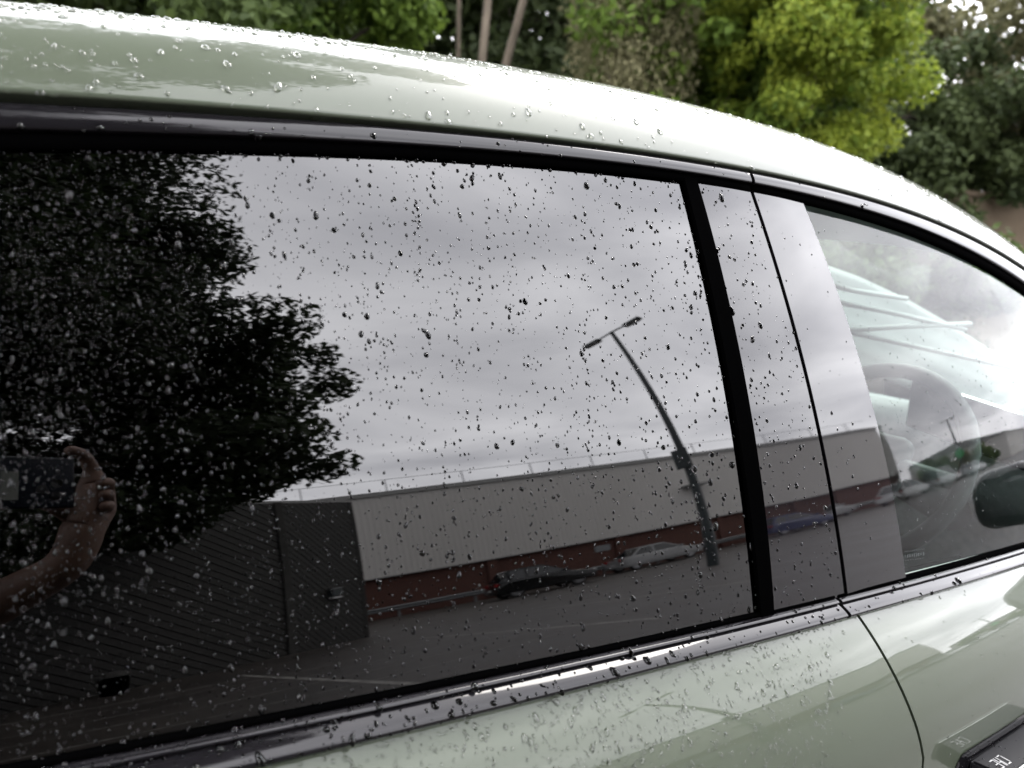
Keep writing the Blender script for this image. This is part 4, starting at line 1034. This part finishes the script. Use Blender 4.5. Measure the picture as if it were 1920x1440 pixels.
# shrubs at the foot
for i, (a, d_, h_, lm) in enumerate(((12, 10.8, 1.5, 'leaf_mid'), (22, 10.6, 1.4, 'leaf_dark'), (31, 10.4, 1.6, 'leaf_dark'), (39, 10.2, 1.5, 'leaf_mid'), (46, 10.6, 1.35, 'leaf_dark'), (53, 11.4, 1.5, 'leaf_dark'), (57.5, 12.4, 1.55, 'leaf_mid'), (60.5, 21.5, 5.0, 'leaf_mid'), (64.5, 21.0, 5.2, 'leaf_olive'))):
    tree('shrub', at(a, d_, .4), 'leafy shrub at the foot of the trees behind the car', ((0, 0, h_*.75), (1.5, 1.2, h_*.75)), 34, .42, 8000, .06, lm, 'bark_dark', h_*.6, .04, 'shrubs below the trees', 90+i, nlimb=5, cat='shrub')
# brown retaining wall at the right
rw = empty('retaining_wall', at(66, 17.5, 0), R(-25)); tag(rw, 'plain brown retaining wall under overhanging leaves', 'wall')
bm = bmesh.new(); bx(bm, (0, 0, 1.6), (13, .3, 3.2)); bm_obj('wall_face', bm, M['wall'], rw)
bm = bmesh.new(); bx(bm, (0, 0, 3.24), (13.1, .42, .08)); bm_obj('coping', bm, M['wall'], rw)
# the great tree over the timber building, seen in the rear window
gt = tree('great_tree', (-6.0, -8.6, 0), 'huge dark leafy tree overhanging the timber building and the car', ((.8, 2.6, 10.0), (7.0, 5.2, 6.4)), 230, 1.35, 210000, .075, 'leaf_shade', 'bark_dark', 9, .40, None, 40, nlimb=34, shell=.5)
_g = random.Random(3); _cl = []
for i_ in range(290):
    low = i_ < 180
    d_ = np.array([_g.gauss(0, 1) for _ in range(3)]); d_ /= np.linalg.norm(d_); f_ = .35+.65*_g.random(); q_ = 1.0*_g.uniform(.5, 1.2)
    _cl.append((np.array([5.0, -.6, 6.5] if low else [5.3, 10.6, 10.8]) + d_*np.array([5.6, 2.0, 3.9] if low else [5.4, 4.2, 3.6])*f_, np.array([q_, q_, q_*.6]), .2+.5*_g.random()))
for c0, r0, m_ in (([6.3, 1.4, 8.3], [2.9, 1.8, 2.7], 42), ([7.3, -.4, 4.4], [1.7, .9, 1.3], 24)):
    for _ in range(m_):
        d_ = np.array([_g.gauss(0, 1) for _ in range(3)]); d_ /= np.linalg.norm(d_); q_ = .8*_g.uniform(.5, 1.2)
        _cl.append((np.array(c0) + d_*np.array(r0)*(.2+.8*_g.random()), np.array([q_, q_, q_*.6]), .2+.5*_g.random()))
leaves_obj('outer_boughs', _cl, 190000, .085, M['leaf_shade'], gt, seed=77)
tubes_obj('limb', [([(0, 0, 4.5), Vector(c[0])*.5+Vector((0, 0, 2.4)), c[0]], [.16, .09, .02]) for c in _cl[:14]+_cl[-14:]], M['bark_dark'], gt, 6)
# hedge and bushes far along the road
for i, (x, y, h_, lm) in enumerate(((66, -19, 3.2, 'leaf_mid'), (72, -17, 3.0, 'leaf_olive'), (80, -15, 3.4, 'leaf_mid'), (98, -8, 3.0, 'leaf_yellow'))):
    tree('roadside_bush', (x, y, 0), ('mid green roadside bush beyond the warehouse', 'olive roadside bush beside the mid green one', 'tall green roadside bush near the far shed', 'yellowing roadside bush farthest along the road')[i], ((0, 0, h_*.5), (4.0, 2.0, h_*.55)), 40, .9, 6000, .2, lm, 'bark_dark', h_*.5, .08, 'roadside bushes', 120+i, cat='bush')

# ------------------------------------------------------------------ photographer with a phone
def cp(r_, d_, f_): return Vector(CAM + CR*r_ - CU*d_ + CW*f_)      # camera-plane offsets: right, down, forward
phone = empty('phone', cp(-.062, -.038, -.016)); tag(phone, 'dark smartphone held up in landscape in front of the car window', 'phone')
Rm = Matrix(((CR[0], CU[0], -CW[0]), (CR[1], CU[1], -CW[1]), (CR[2], CU[2], -CW[2])))
phone.rotation_euler = Rm.to_euler()
bm = bmesh.new(); bx(bm, (0, 0, 0), (.158, .084, .0085), None, .0035, 3); bm_obj('case', bm, M['phone'], phone, True)
bm = bmesh.new(); bx(bm, (.0, -.006, -.0050), (.020, .045, .001)); bm_obj('back_plate', bm, M['phone_plate'], phone)
for k, (a, b) in enumerate(((.055, -.022), (.055, -.002), (.037, -.012))):
    bm = bmesh.new(); bmesh.ops.create_cone(bm, cap_ends=True, segments=20, radius1=.0075, radius2=.0075, depth=.002, matrix=Matrix.Translation((a, b, -.0048))); bm_obj('lens', bm, M['gloss_black'], phone)
def skin_obj(name, chains, m, parent=None, sub=2, root=0):
    """chains: list of [(xyz, radius)...]; a chain may start with an int that names an earlier vertex"""
    V = []; E = []; rad = []
    for ch in chains:
        prev = None
        for it in ch:
            if isinstance(it, int): prev = it; continue
            V.append(tuple(it[0])); rad.append(it[1]); i = len(V)-1
            if prev is not None: E.append((prev, i))
            prev = i
    me = bpy.data.meshes.new(name); me.from_pydata(V, E, []); me.materials.append(m)
    o = bpy.data.objects.new(name, me); COL.objects.link(o)
    if parent is not None: o.parent = parent
    sk = o.modifiers.new('skin', 'SKIN'); sk.use_smooth_shade = True
    for i, sv in enumerate(me.skin_vertices[0].data):
        q = rad[i]; sv.radius = q if isinstance(q, tuple) else (q, q); sv.use_root = (i == root)
    o.modifiers.new('sub', 'SUBSURF').levels = sub; o.modifiers['sub'].render_levels = sub
    return o
person = empty('person', (-.50, -.46, 0)); tag(person, 'person in dark clothes raising a phone to photograph the window', 'person')
pl = Vector(person.location)
def pv(v): return Vector(v) - pl
# body: pelvis, spine, neck, head, legs and both arms as one surface
px_, py_ = -.50, -.48
wristR = cp(.030, .095, -.040); elbowR = Vector((-.24, -.22, 1.10)); wristL = cp(-.155, .045, -.05); elbowL = Vector((-.62, -.20, 1.08))
B = [[(pv((px_, py_, .95)), (.15, .11)), (pv((px_, py_+.01, 1.10)), (.145, .105)), (pv((px_, py_, 1.28)), (.165, .115)), (pv((px_, py_-.01, 1.42)), (.15, .095)), (pv((px_, py_, 1.50)), .055), (pv((px_, py_+.02, 1.56)), .055), (pv((px_, py_+.035, 1.64)), (.078, .092)), (pv((px_, py_+.03, 1.73)), (.075, .09))],
     [3, (pv((px_+.20, py_, 1.40)), .062), (pv(elbowR), .046), (pv(elbowR.lerp(wristR, .4)), .044), (pv(wristR), .028)],
     [3, (pv((px_-.20, py_, 1.40)), .062), (pv(elbowL), .046), (pv(elbowL.lerp(wristL, .4)), .044), (pv(wristL), .028)],
     [0, (pv((px_+.11, py_, .86)), .10), (pv((px_+.12, py_+.01, .48)), .065), (pv((px_+.12, py_-.01, .09)), .042), (pv((px_+.13, py_+.14, .04)), .035)],
     [0, (pv((px_-.11, py_, .86)), .10), (pv((px_-.12, py_+.01, .48)), .065), (pv((px_-.12, py_-.01, .09)), .042), (pv((px_-.13, py_+.14, .04)), .035)]]
skin_obj('body', B, M['skin'], person, 2)
# clothing follows the body: jumper with short sleeves and trousers
T = [[(pv((px_, py_, .93)), (.165, .125)), (pv((px_, py_+.01, 1.10)), (.16, .12)), (pv((px_, py_, 1.28)), (.18, .13)), (pv((px_, py_-.01, 1.42)), (.165, .11)), (pv((px_, py_, 1.475)), .075)],
     [3, (pv((px_+.205, py_, 1.40)), .076), (pv(Vector((px_+.205, py_, 1.40)).lerp(elbowR, .6)), .066)],
     [3, (pv((px_-.205, py_, 1.40)), .076), (pv(Vector((px_-.205, py_, 1.40)).lerp(elbowL, .6)), .066)]]
skin_obj('shirt', T, M['cloth'], person, 2)
Tr = [[(pv((px_, py_, .97)), (.165, .125)), (pv((px_, py_, .90)), (.165, .125))], [1, (pv((px_+.11, py_, .84)), .112), (pv((px_+.12, py_+.01, .48)), .082), (pv((px_+.12, py_-.01, .12)), .07)], [1, (pv((px_-.11, py_, .84)), .112), (pv((px_-.12, py_+.01, .48)), .082), (pv((px_-.12, py_-.01, .12)), .07)]]
skin_obj('trousers', Tr, M['cloth'], person, 2)
bm = bmesh.new(); bmesh.ops.create_uvsphere(bm, u_segments=20, v_segments=14, radius=1.0); bmesh.ops.scale(bm, vec=(.086, .102, .085), verts=bm.verts)
for v in list(bm.verts):
    if v.co.y > .045 and v.co.z < .03: v.co.y *= .55
bm_obj('hair', bm, M['hair'], person, True, pv((px_, py_+.018, 1.715)))
# face: nose, ears and eyes
bm = bmesh.new(); bmesh.ops.create_cone(bm, cap_ends=True, segments=10, radius1=.016, radius2=.006, depth=.045, matrix=Matrix.Rotation(R(25), 4, 'X')); bm_obj('nose', bm, M['skin'], person, True, pv((px_, py_+.125, 1.645)))
for s_ in (-1, 1):
    bm = bmesh.new(); bmesh.ops.create_uvsphere(bm, u_segments=10, v_segments=8, radius=.011); bm_obj('eye', bm, M['gloss_black'], person, True, pv((px_+s_*.032, py_+.112, 1.672)))
    bm = bmesh.new(); bmesh.ops.create_uvsphere(bm, u_segments=10, v_segments=8, radius=.03); bmesh.ops.scale(bm, vec=(.35, .7, 1), verts=bm.verts); bm_obj('ear', bm, M['skin'], person, True, pv((px_+s_*.083, py_+.02, 1.65)))
bm = bmesh.new(); bmesh.ops.create_uvsphere(bm, u_segments=12, v_segments=8, radius=1.0); bmesh.ops.scale(bm, vec=(.024, .008, .007), verts=bm.verts); bm_obj('mouth', bm, mat('lips', (.2, .08, .07), .5), person, True, pv((px_, py_+.116, 1.600)))
# right hand gripping the end of the phone: palm, four fingers round its back, thumb behind, index along the top edge
def hand(name, W0_, W_, K, tips, thumb, idx):
    ch = [[(pv(W0_), .036), (pv(W_), .029), (pv(W_.lerp(K, .45)), (.034, .024)), (pv(K), (.038, .024))]]
    for f in tips: ch.append([3] + [(pv(p), q) for p, q in f])
    ch.append([2] + [(pv(p), q) for p, q in thumb]); ch.append([3] + [(pv(p), q) for p, q in idx])
    return skin_obj(name, ch, M['skin'], person, 2)
K = cp(.052, .000, -.030)
tips = []
for i, dz in enumerate((-.038, -.018, .002)):
    tips.append([(cp(.062, dz, -.018), .0105), (cp(.056, dz+.002, .000), .0098), (cp(.036, dz+.004, .004) if i == 0 else cp(.040, dz+.004, .003), .0088)])
thumb = [(cp(.035, .020, -.045), .013), (cp(.010, .000, -.040), .0115), (cp(-.012, -.008, -.036), .010)]
idx = [(cp(.050, -.062, -.028), .011), (cp(.034, -.090, -.022), .0100), (cp(.006, -.096, -.014), .009)]
hand('right_hand', wristR.lerp(elbowR, .30), wristR, K, tips, thumb, idx)
K2 = cp(-.150, -.030, -.035)
tips2 = [[(cp(-.152, dz, -.02), .0105), (cp(-.148, dz, -.004), .0098), (cp(-.130, dz, -.002), .0088)] for dz in (-.066, -.046, -.026)]
hand('left_hand', wristL.lerp(elbowL, .30), wristL, K2, tips2, [(cp(-.140, -.008, -.045), .013), (cp(-.120, -.016, -.04), .011), (cp(-.105, -.020, -.036), .010)], [(cp(-.15, -.082, -.03), .011), (cp(-.138, -.090, -.022), .010), (cp(-.115, -.090, -.016), .009)])
